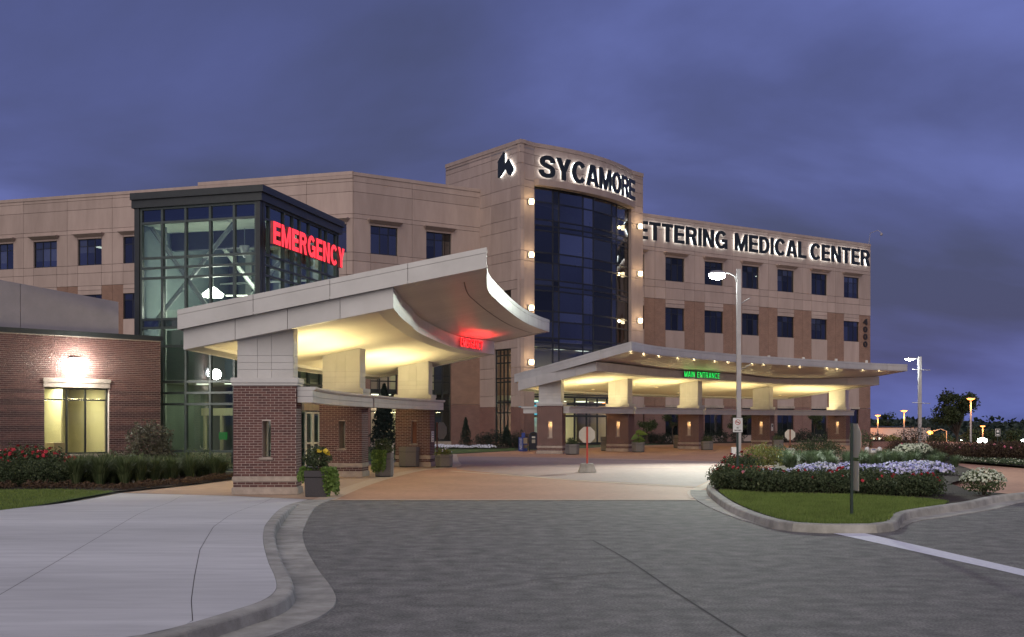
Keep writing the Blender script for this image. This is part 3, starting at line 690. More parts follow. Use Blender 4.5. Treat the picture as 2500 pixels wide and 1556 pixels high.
rootB = wing('hospital_wing', 'short angled beige wing with two window columns between the glass lobby and the lettered tower', WB, wb_w, 20.66, 0.02, WB.L - .3, tall=(0, 1))
# shop behind the tall windows of the angled wing
mb = MB()
WB.box(mb, 1.0, 9.6, .02, .06, -4.25, -.4); mb.build('inner_floor', M['int_floor'], rootB)
mb = MB(); WB.box(mb, 1.0, 9.6, .07, 4.0, -4.28, -4.2); mb.build('inner_wall', M['int_wall'], rootB)
mb = MB(); WB.box(mb, 1.0, 9.6, 4.45, 8.5, -4.28, -4.2); mb.build('inner_wall', M['int_wall'], rootB)
for u in (2.5, 6.5):
    for zz_ in (4.02, 8.55):
        mb = MB(); WB.box(mb, u, u + 1.6, zz_ - .03, zz_, -2.6, -1.6); mb.build('ceiling_lamp', M['tube'], rootB)
        area('room_light', rootB, WB.P(u + .8, zz_ - .06, -2.1), 1.6, 1.0, 42, (1, .92, .62), (0, 0, -1))
WR = Wall((11.66, 102.0), (11.66 + dirR.x * 31.4, 102.0 + dirR.y * 31.4))
wr_px = [(1624.9, 1671.4), (1720.6, 1765.8), (1812, 1853.4), (1898.2, 1938.7), (1981.3, 2019.6), (2060.5, 2097.5)]
wr_w = [(WR.U(a), WR.U(b)) for a, b in wr_px]
s_ = wr_w[1][0] - wr_w[0][0]; wr_w = [(wr_w[0][0] - s_, wr_w[0][1] - s_)] + wr_w
rootR = wing('hospital_wing', 'tall beige and brick wing on the right carrying the white-lit long name lettering', WR, wr_w, 20.45, -2.5, WR.L, lights=(4,))
for i, (a, b) in enumerate(wr_w):
    c = (b + (wr_w[i + 1][0] if i + 1 < len(wr_w) else WR.L + .4)) / 2; mb = MB()
    WR.box(mb, c - .12, c + .12, 8.0, 8.3, -.02, .14); mb.build('small_wall_lamp', M['whitepaint'], rootR)
# camera arm on the roof corner
mb = MB(); q = WR.P(WR.L - .3, 20.45, 0); mb.tube([q, q + Vector((.1, -.2, 1.1)), q + Vector((.7, -.8, 1.3)), q + Vector((1.0, -1.0, 1.0))], .03, 6); mb.lathe(q + Vector((1.0, -1.0, .7)), [(.03, 0), (.14, .08), (.16, .2), (.05, .3)], 10)
mb.build('camera_mast', M['greymetal'], rootR)
HV0, HV1 = .15, .27
WORDS = thing('building_sign', 'long dark letters KETTERING MEDICAL CENTER with white halo light on the right wing', 'sign', WR.P(12, 18.1, .2))
uE = [WR.U(x) for x in (1540 + 145 * .28807, 1540 + 803 * .28807, 1540 + 868 * .28807, 1540 + 1472 * .28807, 1540 + 1508 * .28807, 1540 + 2010 * .28807)]
wT = uE[1] - uE[0]
word(WORDS, 'KE', WR, uE[0] - wT * .36, uE[0] - wT * .02, 18.1, 19.72, HV0, HV1, M['letter'], halo=M['halo'])
word(WORDS, 'TTERING', WR, uE[0], uE[1], 18.1, 19.72, HV0, HV1, M['letter'], halo=M['halo'])
word(WORDS, 'MEDICAL', WR, uE[2], uE[3], 18.1, 19.72, HV0, HV1, M['letter'], halo=M['halo'])
word(WORDS, 'CENTER', WR, uE[4], uE[5], 18.1, 19.72, HV0, HV1, M['letter'], halo=M['halo'])
NUM = thing('street_number', 'dark bronze digits 4000 stacked down the brick pier at the wing corner', 'sign', WR.P(WR.L - .6, 8.6, .1))
ua, ub = WR.U(2107), WR.U(2117)
for k, dch in enumerate('4000'):
    zt = WR.Z(2112, 779 + 18.2 * k); word(NUM, dch, WR, ua, ub, zt - .62, zt, .0, .07, M['number'])
# ================================================================== lettered tower
TA = Vector((.66, 88.0)); TBk = Vector((-5.6, 96.8)); TB = Vector((11.46, 100.3))
TL = Wall(TBk[:], TA[:]); TF = Wall(TA[:], TB[:])
uP0, uP1 = TF.U(1305), TF.U(1541); TF.bow = (uP0, uP1, 1.0)
tower = thing('hospital_tower', 'tall beige tower with a bowed dark glass front carrying the lit SYCAMORE lettering', 'building', (3, 94, 0))
ZT = 23.6
def tp(W, u0, u1, z0, z1, m='precast', name='facade_panel', v1=0.0):
    mb = MB(); W.box(mb, u0 + .014, u1 - .014, z0 + .014, z1 - .014, -.35, v1); return mb.build(name, M[m], tower)
uc_ = [0, TL.U(1145), TL.U(1199), TL.U(1206.6), TL.U(1247.3), TL.L]
zc = [3.05, 3.9, 5.3, 6.1, 7.6, 8.4, 9.8, 10.6, 12.15, 12.87, 14.36, 15.1, 16.77, 17.65, 19.06, 20.07, 21.8, 22.64, 23.3]
for z0, z1 in zip(zc, zc[1:]):
    mid = (z0 + z1) / 2
    hole = mid < 7.6 or 8.4 < mid < 12.15
    for i, (a, b) in enumerate(((uc_[0], uc_[1]), (uc_[1], uc_[2] if z1 > 12.87 else uc_[3]), (uc_[2] if z1 > 12.87 else uc_[3], uc_[4]), (uc_[4], uc_[5]))):
        if i == 2 and hole: continue
        tp(TL, a, b, z0, z1)
for a, b in ((uc_[0], uc_[3]), (uc_[4], uc_[5])): tp(TL, a, b, 0, 3.05, 'brickw', 'brick_panel', .03)
lu, ru = uc_[3], uc_[4]
window(tower, TL, lu, ru, .3, 7.6, -.13, [lu + (ru - lu) * .28, lu + (ru - lu) * .5, lu + (ru - lu) * .72], [.9, 2.6, 3.4, 5.0, 5.3, 6.5, 7.1], M['winframe'], M['glass_win'], fw=.11)
window(tower, TL, lu, ru, 8.4, 12.15, -.13, [lu + (ru - lu) * .5], [9.4, 11.3], M['winframe'], M['glass_far'], fw=.09)
for k in (.3, .5):
    mb = MB(); u = lu + (ru - lu) * k; TL.box(mb, u, u + .25, 6.95, 7.05, -1.6, -1.4); mb.build('blue_lamp', M['bluelit'], tower)
mb = MB(); TL.box(mb, -.02, TL.L + .03, 23.3, ZT, -.5, .05); mb.build('parapet_cap', M['precast'], tower)
# front: pilasters, header, ledge, cap
zp = [0, 3.05, 5.3, 6.1, 9.8, 10.6, 14.36, 15.1, 19.06, 20.07, 20.62, 21.8, 22.64, 23.3]
for a, b in ((0.02, uP0), (uP1, TF.L)):
    for z0, z1 in zip(zp, zp[1:]): tp(TF, a, b, z0, z1, 'brickw' if z1 <= 3.05 else 'precast')
nseg = 4
for z0, z1 in zip(zp[9:], zp[10:]):
    for k in range(nseg): tp(TF, uP0 + (uP1 - uP0) * k / nseg, uP0 + (uP1 - uP0) * (k + 1) / nseg, z0 + (.2 if z0 < 20.1 else 0), z1)
mb = MB(); TF.box(mb, 0, TF.L, 23.3, ZT, -.5, .06); mb.build('parapet_cap', M['precast'], tower)
mb = MB(); TF.box(mb, uP0, uP1, 20.28, 20.78, .0, .42); mb.build('ledge', M['precast'], tower)
mb = MB(); TF.box(mb, uP0, uP1, 5.0, 23.3, -.62, -.6); 
# curtain wall
cpx = [1305, 1357, 1372, 1430.6, 1455.7, 1500.7, 1512.6, 1541]
cu = [TF.U(x) for x in cpx]
cz = [5.3, 6.1, 7.7, 8.1, 8.5, 9.8, 10.6, 12.2, 12.6, 13.05, 14.4, 15.18, 16.9, 17.3, 17.75, 19.13]
window(tower, TF, uP0, uP1, 4.0, 20.27, -.28, cu[1:-1], cz, M['winframe'], lambda i, j: M['glass_win'] if j <= 1 else M['glass_tower'], fw=.10, name='curtain_wall')
for zf in (4.0, 8.3, 12.8, 17.3):
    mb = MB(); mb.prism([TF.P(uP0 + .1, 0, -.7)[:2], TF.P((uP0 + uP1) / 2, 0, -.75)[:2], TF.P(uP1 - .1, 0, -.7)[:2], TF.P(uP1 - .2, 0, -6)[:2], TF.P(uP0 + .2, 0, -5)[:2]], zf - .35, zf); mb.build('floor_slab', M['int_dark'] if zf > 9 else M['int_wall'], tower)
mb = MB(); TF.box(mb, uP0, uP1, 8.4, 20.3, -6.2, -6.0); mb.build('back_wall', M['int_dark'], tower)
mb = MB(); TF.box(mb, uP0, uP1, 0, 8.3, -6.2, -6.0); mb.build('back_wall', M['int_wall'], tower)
mb = MB(); mb.prism([TA[:], TB[:], (TB + Vector((-.58, .815)) * 10.5)[:], TBk[:]], 23.0, 23.1); mb.build('roof', M['greymetal'], tower)
mb = MB(); mb.prism([TBk[:], (TBk + Vector((.1, .1)))[:], (TB + Vector((-6, 8.6)))[:], (TB + Vector((-6.1, 8.5)))[:]], 0, ZT - .01); mb.build('rear_wall', M['precast'], tower)
mb = MB(); q0 = TB + Vector((.0, .05)); mb.prism([q0[:], (q0 + Vector((-6, 8.5)))[:], (q0 + Vector((-6.3, 8.3)))[:], (q0 + Vector((-.3, -.1)))[:]], 0, ZT - .3); mb.build('side_wall', M['precast'], tower)
# lobby storefront under the curtain wall
du = uP1 - uP0
window(tower, TF, uP0, uP1, .05, 3.95, -.28, [uP0 + du * k / 9 for k in range(1, 9)], [2.35, 2.75, 3.3], M['winframe'], M['glass_win'], fw=.16, name='storefront')
mb = MB(); TF.box(mb, uP0 + .1, uP1 - .1, .01, .05, -6, -.6); mb.build('inner_floor', M['int_floor'], tower)
for k in range(4):
    u = uP0 + du * (.12 + .25 * k)
    for zz_, e_ in ((3.6, 60), (7.9, 26)):
        mb = MB(); TF.box(mb, u, u + 1.2, zz_ - .04, zz_, -3.2, -2.6); mb.build('ceiling_lamp', M['tube'], tower)
        area('lobby_light', tower, TF.P(u + .6, zz_ - .07, -2.9), 1.2, .6, e_, (1, .93, .66), (0, 0, -1))
mb = MB(); TF.box(mb, uP0 + .3, uP0 + du * .30, 2.4, 3.5, -2.0, -1.95); mb.build('cyan_screen', M['cyanlit'], tower)
mb = MB(); TF.box(mb, uP0 + .6, uP0 + du * .22, .1, 2.2, -2.6, -2.5); mb.build('inner_partition', M['whitepaint'], tower)
# sconces
SC = []
def sconce(W, x, z, lab):
    p = W.P(W.U(x), z, 0.0)
    s = thing('wall_sconce', lab, 'wall lamp', p, 'round wall sconces on the tower pilasters')
    mb = MB(); W.box(mb, W.U(x) - .17, W.U(x) + .17, z - .22, z + .22, 0.002, .10); mb.build('mounting', M['dark'], s, bevel=.02)
    mb = MB(); mb.lathe(W.P(W.U(x), z, .27), [(.05, -.21), (.17, -.19), (.2, -.08), (.2, .08), (.17, .19), (.05, .21)], 14); mb.build('globe', M['globe'], s, smooth=True)
    mb = MB(); c = W.P(W.U(x), z, .27)
    for dz in (-.1, 0, .1): mb.lathe(c + Vector((0, 0, dz)), [(.205, -.012), (.215, 0), (.205, .012)], 14)
    mb.build('cage', M['greymetal'], s)
    point('sconce_light', s, W.P(W.U(x), z + .05, .62), 25, (1, .74, .36), .12)
for z, q in ((18.9, 'topmost'), (14.8, 'second from the top'), (10.7, 'third from the top'), (6.5, 'lowest')): sconce(TF, 1291, z, 'round warm sconce, %s on the tower pilaster beside the emblem face' % q)
for z, q in ((18.85, 'topmost'), (14.75, 'middle'), (10.67, 'lowest')): sconce(TF, 1557, z, 'round warm sconce, %s on the tower pilaster beside the right wing' % q)
SY = thing('building_sign', 'large dark SYCAMORE letters with white halo glow curving over the tower glass', 'sign', TF.P(TF.L / 2, 20.9, .2))
word(SY, 'SYCAMORE', TF, TF.U(1311) + .05, TF.U(1545), 20.98, 22.68, HV0, HV1, M['letter'], gap=.06, halo=M['halo'])
LG = thing('logo_emblem', 'dark folded arrow-like emblem with white halo on the tower side face', 'sign', TL.P(TL.U(1240), 20.5, .2))
def LP(x, y, v): X, Y_ = 1190 + x * 110 / 1512, 350 + y * 110 / 1512; return TL.P(TL.U(X), TL.Z(X, Y_), v)
for shp in ([(425, 650), (620, 320), (655, 325), (655, 740), (680, 880), (470, 1190), (440, 1180), (440, 690)], [(655, 740), (770, 550), (800, 545), (830, 620), (950, 830), (950, 930), (845, 1090), (800, 1080), (682, 880)]):
    cxm = sum(p[0] for p in shp) / len(shp); cym = sum(p[1] for p in shp) / len(shp)
    mb = MB(); mb.frustum(None, [LP(x, y, .15) for x, y in shp], [LP(x, y, .27) for x, y in shp]); o = mb.build('emblem_plate', M['letter'], LG)
    mb = MB(); s2 = [(cxm + (x - cxm) * .93, cym + (y - cym) * .93) for x, y in shp]; mb.frustum(None, [LP(x, y, .09) for x, y in s2], [LP(x, y, .14) for x, y in s2]); mb.build('glow_face', M['halo'], o)

# ================================================================== glass emergency lobby
G1 = Wall(px(329, 500, 43.6)[:2], px(636, 500, 42.0)[:2]); G2 = Wall(px(636, 500, 42.0)[:2], px(829, 500, 49.6)[:2], True)
GV = thing('glass_lobby', 'dark framed glass lobby tower with steel cross braces and a hanging lamp inside', 'building', (-10.5, 45, 0))
gzr = [.80, 2.56, 2.98, 3.40, 4.74, 5.45, 5.77, 7.33, 7.71, 8.09, 9.42]
gu1 = [G1.U(x) for x in (394.4, 451.6, 511.5, 570)]
def gm1(i, j): return M['glass_dark'] if j in (11, 6) else M['glass']
window(GV, G1, G1.U(341), G1.U(625.6), .06, 10.0, -.02, gu1, gzr, M['mull'], gm1, fw=.085, name='glazing_frame', dpt=.14)
gu2 = [G2.U(x) for x in (660, 695.5, 717.7, 735.5, 757.7, 786.6, 800, 823)]
window(GV, G2, G2.U(646), G2.L - .02, .06, 10.0, -.02, gu2, gzr, M['mull'], lambda i, j: M['glass_dark'] if j in (11, 6) else M['glass'], fw=.075, name='glazing_frame', dpt=.14)
mb = MB(); G1.box(mb, 0, G1.U(341) - .002, .02, 10.0, -.3, .03); mb.build('corner_post', M['dark'], GV)
mb = MB(); G1.box(mb, G1.U(625.6) + .002, G1.L, .02, 10.0, -.16, .03); mb.build('corner_post', M['dark'], GV)
mb = MB(); G2.box(mb, .165, G2.U(646) - .002, .02, 10.0, -.16, .03); mb.build('corner_post', M['dark'], GV)
c1, c2, c3 = G1.P(-.08, 0, .14), G1.P(G1.L, 0, 0), G2.P(G2.L + .1, 0, .14)
cc = c2 + Vector((G1.n.x + G2.n.x, G1.n.y + G2.n.y, 0)) * .14; bk = c1 + (c3 - cc)
def offp(d): 
    a = G1.P(-.08, 0, d); b = c2 + Vector((G1.n.x + G2.n.x, G1.n.y + G2.n.y, 0)) * d; c = G2.P(G2.L + .1, 0, d); return [a[:2], b[:2], c[:2], (a + (c - b))[:2]]
mb = MB(); mb.prism(offp(.10), 10.001, 10.30); mb.build('roof_fascia', M['dark'], GV)
mb = MB(); mb.prism(offp(.20), 10.302, 10.55); mb.build('roof_edge', M['dark'], GV)
Gd1 = Vector((G1.d.x, G1.d.y, 0)); Gb = Vector((G2.d.x, G2.d.y, 0))
o1, o2, o3 = G1.P(.05, 0, -.2), G1.P(G1.L - .2, 0, -.2), G2.P(G2.L - .05, 0, -.2); o4 = o1 + (o3 - o2)
for a, b, nm in ((o1, o4, 'side_wall'), (o4, o3, 'rear_wall')):
    t = (b - a).normalized(); nn = Vector((-t.y, t.x, 0)) * .1; mb = MB(); mb.prism([a[:2], b[:2], (b + nn)[:2], (a + nn)[:2]], 0, 9.99); mb.build(nm, M['int_green'], GV)
mb = MB(); mb.prism([p[:2] for p in (o1, o2, o3, o4)], 9.45, 9.6); mb.build('ceiling', pm('ceiling_tiles', (.62, .66, .52), (.52, .56, .44), 2.0, .8), GV)
mb = MB(); mb.prism([p[:2] for p in (o1, o2, o3, o4)], .005, .03); mb.build('floor', M['int_floor'], GV)
q1, q2 = o1 + (o4 - o1) * .22, o2 + (o3 - o2) * .22
mb = MB(); mb.prism([p[:2] for p in (q1, q2, o3, o4)], 3.55, 5.5); mb.build('mezzanine', M['int_green'], GV)
mb = MB(); mb.prism([p[:2] for p in (q1, q2, o3, o4)], 3.42, 3.54); mb.build('lobby_ceiling', M['whitepaint'], GV)
def IP(a, b, z): return o1 + (o2 - o1) * a + (o4 - o1) * b + Vector((0, 0, z))
def brace(p, q, wdt=.09):
    mb = MB(); mb.tube([p, q], wdt, 6); mb.build('steel_brace', M['steel'], GV)
brace(IP(.02, .10, 9.4), IP(.62, .10, 5.5)); brace(IP(.02, .10, 5.6), IP(.72, .10, 9.4)); brace(IP(.2, .6, 9.4), IP(.85, .6, 5.5)); brace(IP(.5, .30, 5.6), IP(.98, .30, 8.2)); brace(IP(.05, .5, 6.6), IP(.75, .5, 5.7), .12)
for a_ in (.12, .3): mb = MB(); mb.tube([IP(a_, .12, .03), IP(a_, .12, 9.44)], .06, 8); mb.build('inner_post', M['steel'], GV)
for zz_ in (7.15, 7.9): mb = MB(); mb.tube([IP(0.02, .85, zz_), IP(.98, .85, zz_)], .05, 6); mb.build('rail', M['steel'], GV)
for k in range(3):
    mb = MB(); p = IP(.25 + .28 * k, .62, 7.15); mb.box(p.x, p.x + .9, p.y, p.y + .1, p.z, p.z + .05); mb.build('tube_light', M['tube'], GV)
for (X, Yp, D, s_) in ((520, 716, 45.2, 1.0), (381, 777, 45.5, .6), (597, 613, 44.6, .45)):
    p = px(X, Yp, D); mb = MB()
    if s_ > .5:
        mb.lathe(p, [(.05 * s_, -.2 * s_), (.38 * s_, -.16 * s_), (.42 * s_, -.04 * s_), (.12 * s_, .2 * s_), (.05 * s_, .24 * s_)], 16); o = mb.build('pendant_shade', M['pendant'], GV, smooth=True)
    else: mb.lathe(p, [(.04, -.25), (.12, -.1), (.2, .15), (.2, .2)], 12); o = mb.build('glass_cup', M['whitepaint'], GV, smooth=True)
    mb = MB(); mb.tube([p + Vector((0, 0, .2 * s_)), Vector((p.x, p.y, 9.44))], .015, 5); mb.build('pendant_rod', M['steel'], GV)
point('lobby_glow', GV, px(520, 716, 45.2) - Vector((0, .1, .6)), 88, (.96, 1, .84), .3)
point('lobby_glow', GV, IP(.5, .5, 8.0), 62, (.97, 1, .84), .3)
area('lobby_light', GV, IP(.45, .5, 3.38), 2.6, 2.5, 34, (.92, 1, .62), (0, 0, -1)); area('lobby_light', GV, IP(.5, .1, 3.3), 3.0, .6, 10, (.92, 1, .66), (0, .3, -1))
for k in range(3): p = IP(.2 + .25 * k, .35, 3.40); mb = MB(); mb.box(p.x, p.x + .55, p.y, p.y + .2, p.z, p.z + .02); mb.build('ceiling_lamp', M['tube'], GV)
# inner doors, desk, notice
def rwall(a0, a1, z0, z1, m_, nm='wall_pier'):
    mb = MB(); mb.hexa([IP(a0, .93, z0), IP(a1, .93, z0), IP(a1, .97, z0), IP(a0, .97, z0), IP(a0, .93, z1), IP(a1, .93, z1), IP(a1, .97, z1), IP(a0, .97, z1)]); mb.build(nm, m_, GV)
for k in range(6): rwall(.04 + .16 * k, .10 + .16 * k, 5.6, 9.4, M['steel'] if k % 2 else M['int_dark'])
for k in range(5): rwall(.07 + .18 * k, .16 + .18 * k, .1, 3.3, M['int_dark'], 'dark_doorway')
mb = MB(); mb.hexa([IP(0.02, .30, 8.75), IP(.98, .30, 8.75), IP(.98, .34, 8.75), IP(.02, .34, 8.75), IP(.02, .30, 9.44), IP(.98, .30, 9.44), IP(.98, .34, 9.44), IP(.02, .34, 9.44)]); mb.build('ceiling_beam', M['int_dark'], GV)
def gbox(a0, a1, b0, b1, z0, z1, nm, m_):
    mb = MB(); mb.hexa([IP(a0, b0, z0), IP(a1, b0, z0), IP(a1, b1, z0), IP(a0, b1, z0), IP(a0, b0, z1), IP(a1, b0, z1), IP(a1, b1, z1), IP(a0, b1, z1)]); return mb.build(nm, m_, GV)
gbox(.16, .78, .45, .48, 2.15, 2.45, 'door_header', M['int_wall'])
for a_ in (.18, .33, .48, .62, .76): gbox(a_, a_ + .018, .45, .47, .04, 2.15, 'door_frame', M['int_wall'])
gbox(.36, .43, .40, .41, 1.18, 1.48, 'notice', M['notice_glow'])
gbox(.18, .5, .30, .36, .04, .75, 'reception_bench', M['int_wall']); gbox(.60, .74, .28, .36, .04, .95, 'reception_desk', M['int_wall']); gbox(.82, .96, .25, .36, .04, 1.05, 'reception_desk', M['whitepaint'])
# sliding doors on the drive side
for a, b in ((G2.U(742), G2.U(758)), (G2.U(760), G2.U(776))):
    mb = MB(); 
    for u in (a, b - .07): G2.box(mb, u, u + .07, .04, 2.3, .03, .10)
    for z in (.04, 1.0, 2.23): G2.box(mb, a + .071, b - .071, z, z + .07, .032, .098)
    fr = mb.build('sliding_door', M['whitepaint'], GV); mb = MB(); mb.poly([G2.P(a + .05, .1, .06), G2.P(b - .05, .1, .06), G2.P(b - .05, 2.25, .06), G2.P(a + .05, 2.25, .06)]); mb.build('pane', M['glass_win'], fr)
mb = MB(); G2.box(mb, G2.U(735), G2.U(782), 2.35, 2.62, .03, .14); mb.build('door_header', M['stone'], GV)
EM = thing('emergency_sign', 'big glowing red EMERGENCY channel letters on the side of the glass lobby', 'sign', G2.P(3.5, 8.4, .4))
G2s = Wall((G2.p0 + G2.n * .42), (G2.p1 + G2.n * .42), True)
word(EM, 'EMERGENCY', G2, G2s.U(664), G2s.U(838), 8.42, 9.25, .36, .48, M['redlit'], bold=.225, gap=.085, side=M['redside'])
for u in (1.2, 3.0, 4.8, 6.6):
    for z in (8.6, 9.05): mb = MB(); mb.tube([G2.P(u, z, -.02), G2.P(u, z, .36)], .02, 5); mb.build('bracket', M['dark'], EM)

# ================================================================== low brick building on the left
bw1 = gx(392, 42.1); bw0 = gx(-8, 37.75); d_ = (bw1 - bw0).normalized(); bwL = bw0 - d_ * 6
BW = Wall(bwL[:2], bw1[:2])
BB = thing('brick_annex', 'low dark red brick building with banded courses and one lit window on the left', 'building', BW.P(BW.L / 2, 0))
wu0, wu1 = BW.U(108), BW.U(266); zb = 4.86
hz0, hz1 = .78, 3.08
mb = MB(); BW.box(mb, 0, wu0, 0, zb, -.35, -.002); BW.box(mb, wu1, BW.L, 0, zb, -.35, -.002); BW.box(mb, wu0 + .001, wu1 - .001, 0, hz0 - .1, -.35, -.002); BW.box(mb, wu0 + .001, wu1 - .001, hz1 + .30, zb, -.35, -.002)
mb.build('wall', M['mortar'], BB)
ux = BW.U(-6)
st_ = MB(); zc0 = 2.6
darkz = lambda z: any(abs(z - q) < .10 for q in (.75, 1.15, 1.62, 2.1, 2.55, 2.9))
brick_wall(BB, BW, ux, BW.L - .005, .02, zb - .03, M['brick'], st_, [(wu0 - .01, wu1 + .01, hz0 - .11, hz1 + .32)], 300, darkz, lambda c: abs(c[2] - 2.3) * .6 + abs(c[0] - (ux + 3.0)) * .25)
so_ = st_.build('brickwork', M['brick'], BB, rnd=True, kind='stuff', fix=False); so_.color = (0, 0, 0, 1)
mb = MB(); t2 = (Vector((0, 1, 0)) - 0 * d_); mb.prism([BW.P(BW.L - .3, 0, -.36)[:2], BW.P(BW.L - .003, 0, -.36)[:2], BW.P(BW.L - .003, 0, -2.2)[:2], BW.P(BW.L - .3, 0, -2.2)[:2]], 0, zb); mb.build('return_wall', M['brickw'], BB)
mb = MB(); BW.box(mb, -.05, BW.L + .06, zb, zb + .17, -.5, .07); mb.build('coping', M['dark'], BB)
mb = MB(); BW.box(mb, wu0 - .03, wu1 + .03, hz1 + .005, hz1 + .30, -.3, .03); BW.box(mb, wu0 - .05, wu1 + .05, hz1 + .18, hz1 + .302, -.29, .05); mb.build('lintel', M['stone'], BB)
mb = MB(); BW.box(mb, wu0 - .04, wu1 + .04, hz0 - .1, hz0 - .003, -.3, .05); mb.build('sill', M['stone'], BB)
du = wu1 - wu0
window(BB, BW, wu0, wu1, hz0, hz1, -.10, [wu0 + du * .36, wu0 + du * .65], [hz1 - .42], M['dark'], M['glass_win'], fw=.055)
# lit room behind it
def rb(u0, u1, z0, z1, v0, v1, nm, m_): mb = MB(); BW.box(mb, u0, u1, z0, z1, v0, v1); return mb.build(nm, m_, BB)
rb(wu0 - 1.0, wu1 + .6, .0, 3.4, -4.1, -4.0, 'inner_wall', M['int_wall']); rb(wu1 + .45, wu1 + .55, 0, 3.4, -3.99, -.36, 'inner_wall', M['int_wall']); rb(wu0 - 1.0, wu0 - .9, 0, 3.4, -3.99, -.36, 'inner_wall', M['int_wall'])
rb(wu0 - .89, wu1 + .44, .0, .04, -3.98, -.36, 'inner_floor', M['int_floor']); rb(wu0 - .89, wu1 + .44, 3.2, 3.25, -3.98, -.36, 'inner_ceiling', M['whitepaint'])
rb(wu0 - .5, wu0 + .9, .04, .95, -2.6, -1.9, 'desk', M['int_wall']); rb(wu0 + du * .47, wu0 + du * .68, .04, 1.15, -2.4, -1.6, 'counter', M['stone'])
rb(wu0 + du * .80, wu0 + du * .95, 2.0, 2.4, -3.95, -3.88, 'wall_screen', M['blackpaint']); rb(wu0 + du * .70, wu0 + du * .725, .04, 3.2, -3.97, -2.2, 'inner_pier', M['int_wall']); rb(wu0 + .05, wu0 + du * .62, 1.0, 2.6, -3.96, -3.93, 'inner_glazing', M['int_green']); rb(wu0 + du * .52, wu0 + du * .6, 1.2, 1.7, -3.97, -3.94, 'notice', M['whitepaint'])
rb(wu0 + .6, wu0 + 1.8, 3.17, 3.19, -2.6, -2.0, 'ceiling_lamp', M['tube'])
area('room_light', BB, BW.P(wu0 + 1.2, 3.12, -2.2), 1.6, 1.2, 75, (1, .93, .55), (0, 0, -1))
# upper grey wall behind the parapet, falling towards the lobby
a0, a1 = BW.P(0, 0, -1.0), BW.P(BW.L - 1.1, 0, -1.0); b0, b1 = BW.P(0, 0, -1.5), BW.P(BW.L - 1.1, 0, -1.5)
Z0, Z1 = 7.35, 6.28; n_ = 3
for k in range(n_):
    f0, f1 = k / n_, (k + 1) / n_ - .002; A, B_ = a0.lerp(a1, f0), a0.lerp(a1, f1); C_, D_ = b0.lerp(b1, f1), b0.lerp(b1, f0)
    mb = MB(); zz0, zz1 = Z0 + (Z1 - Z0) * f0, Z0 + (Z1 - Z0) * f1
    mb.hexa([A + Vector((0, 0, 4.5)), B_ + Vector((0, 0, 4.5)), C_ + Vector((0, 0, 4.5)), D_ + Vector((0, 0, 4.5)), A + Vector((0, 0, zz0)), B_ + Vector((0, 0, zz1)), C_ + Vector((0, 0, zz1)), D_ + Vector((0, 0, zz0))]); mb.build('upper_wall_panel', M['greymetal'], BB)
mb = MB(); mb.prism([BW.P(0, 0, -.36)[:2], BW.P(BW.L - .31, 0, -.36)[:2], BW.P(BW.L - .31, 0, -2.0)[:2], BW.P(6, 0, -14)[:2], BW.P(0, 0, -14)[:2]], 4.45, 4.5); mb.build('flat_roof', M['greymetal'], BB)
WLp = thing('wall_light', 'blazing white wall pack lamp on the brick above the lit window', 'wall lamp', BW.P(BW.U(184), 3.9, 0))
u = BW.U(184)
mb = MB(); BW.box(mb, u - .24, u + .24, 3.82, 4.12, .012, .16); mb.build('housing', M['greymetal'], WLp, bevel=.02)
mb = MB(); mb.hexa([BW.P(u - .30, 3.74, .27), BW.P(u + .30, 3.74, .27), BW.P(u + .30, 3.74, .165), BW.P(u - .30, 3.74, .165), BW.P(u - .33, 4.06, .24), BW.P(u + .33, 4.06, .24), BW.P(u + .33, 4.06, .165), BW.P(u - .33, 4.06, .165)]); mb.build('lens', M['whitelamp'], WLp, bevel=.03)
point('wall_pack_light', WLp, BW.P(u, 3.86, .48), 140, (1, .97, .86), .22)
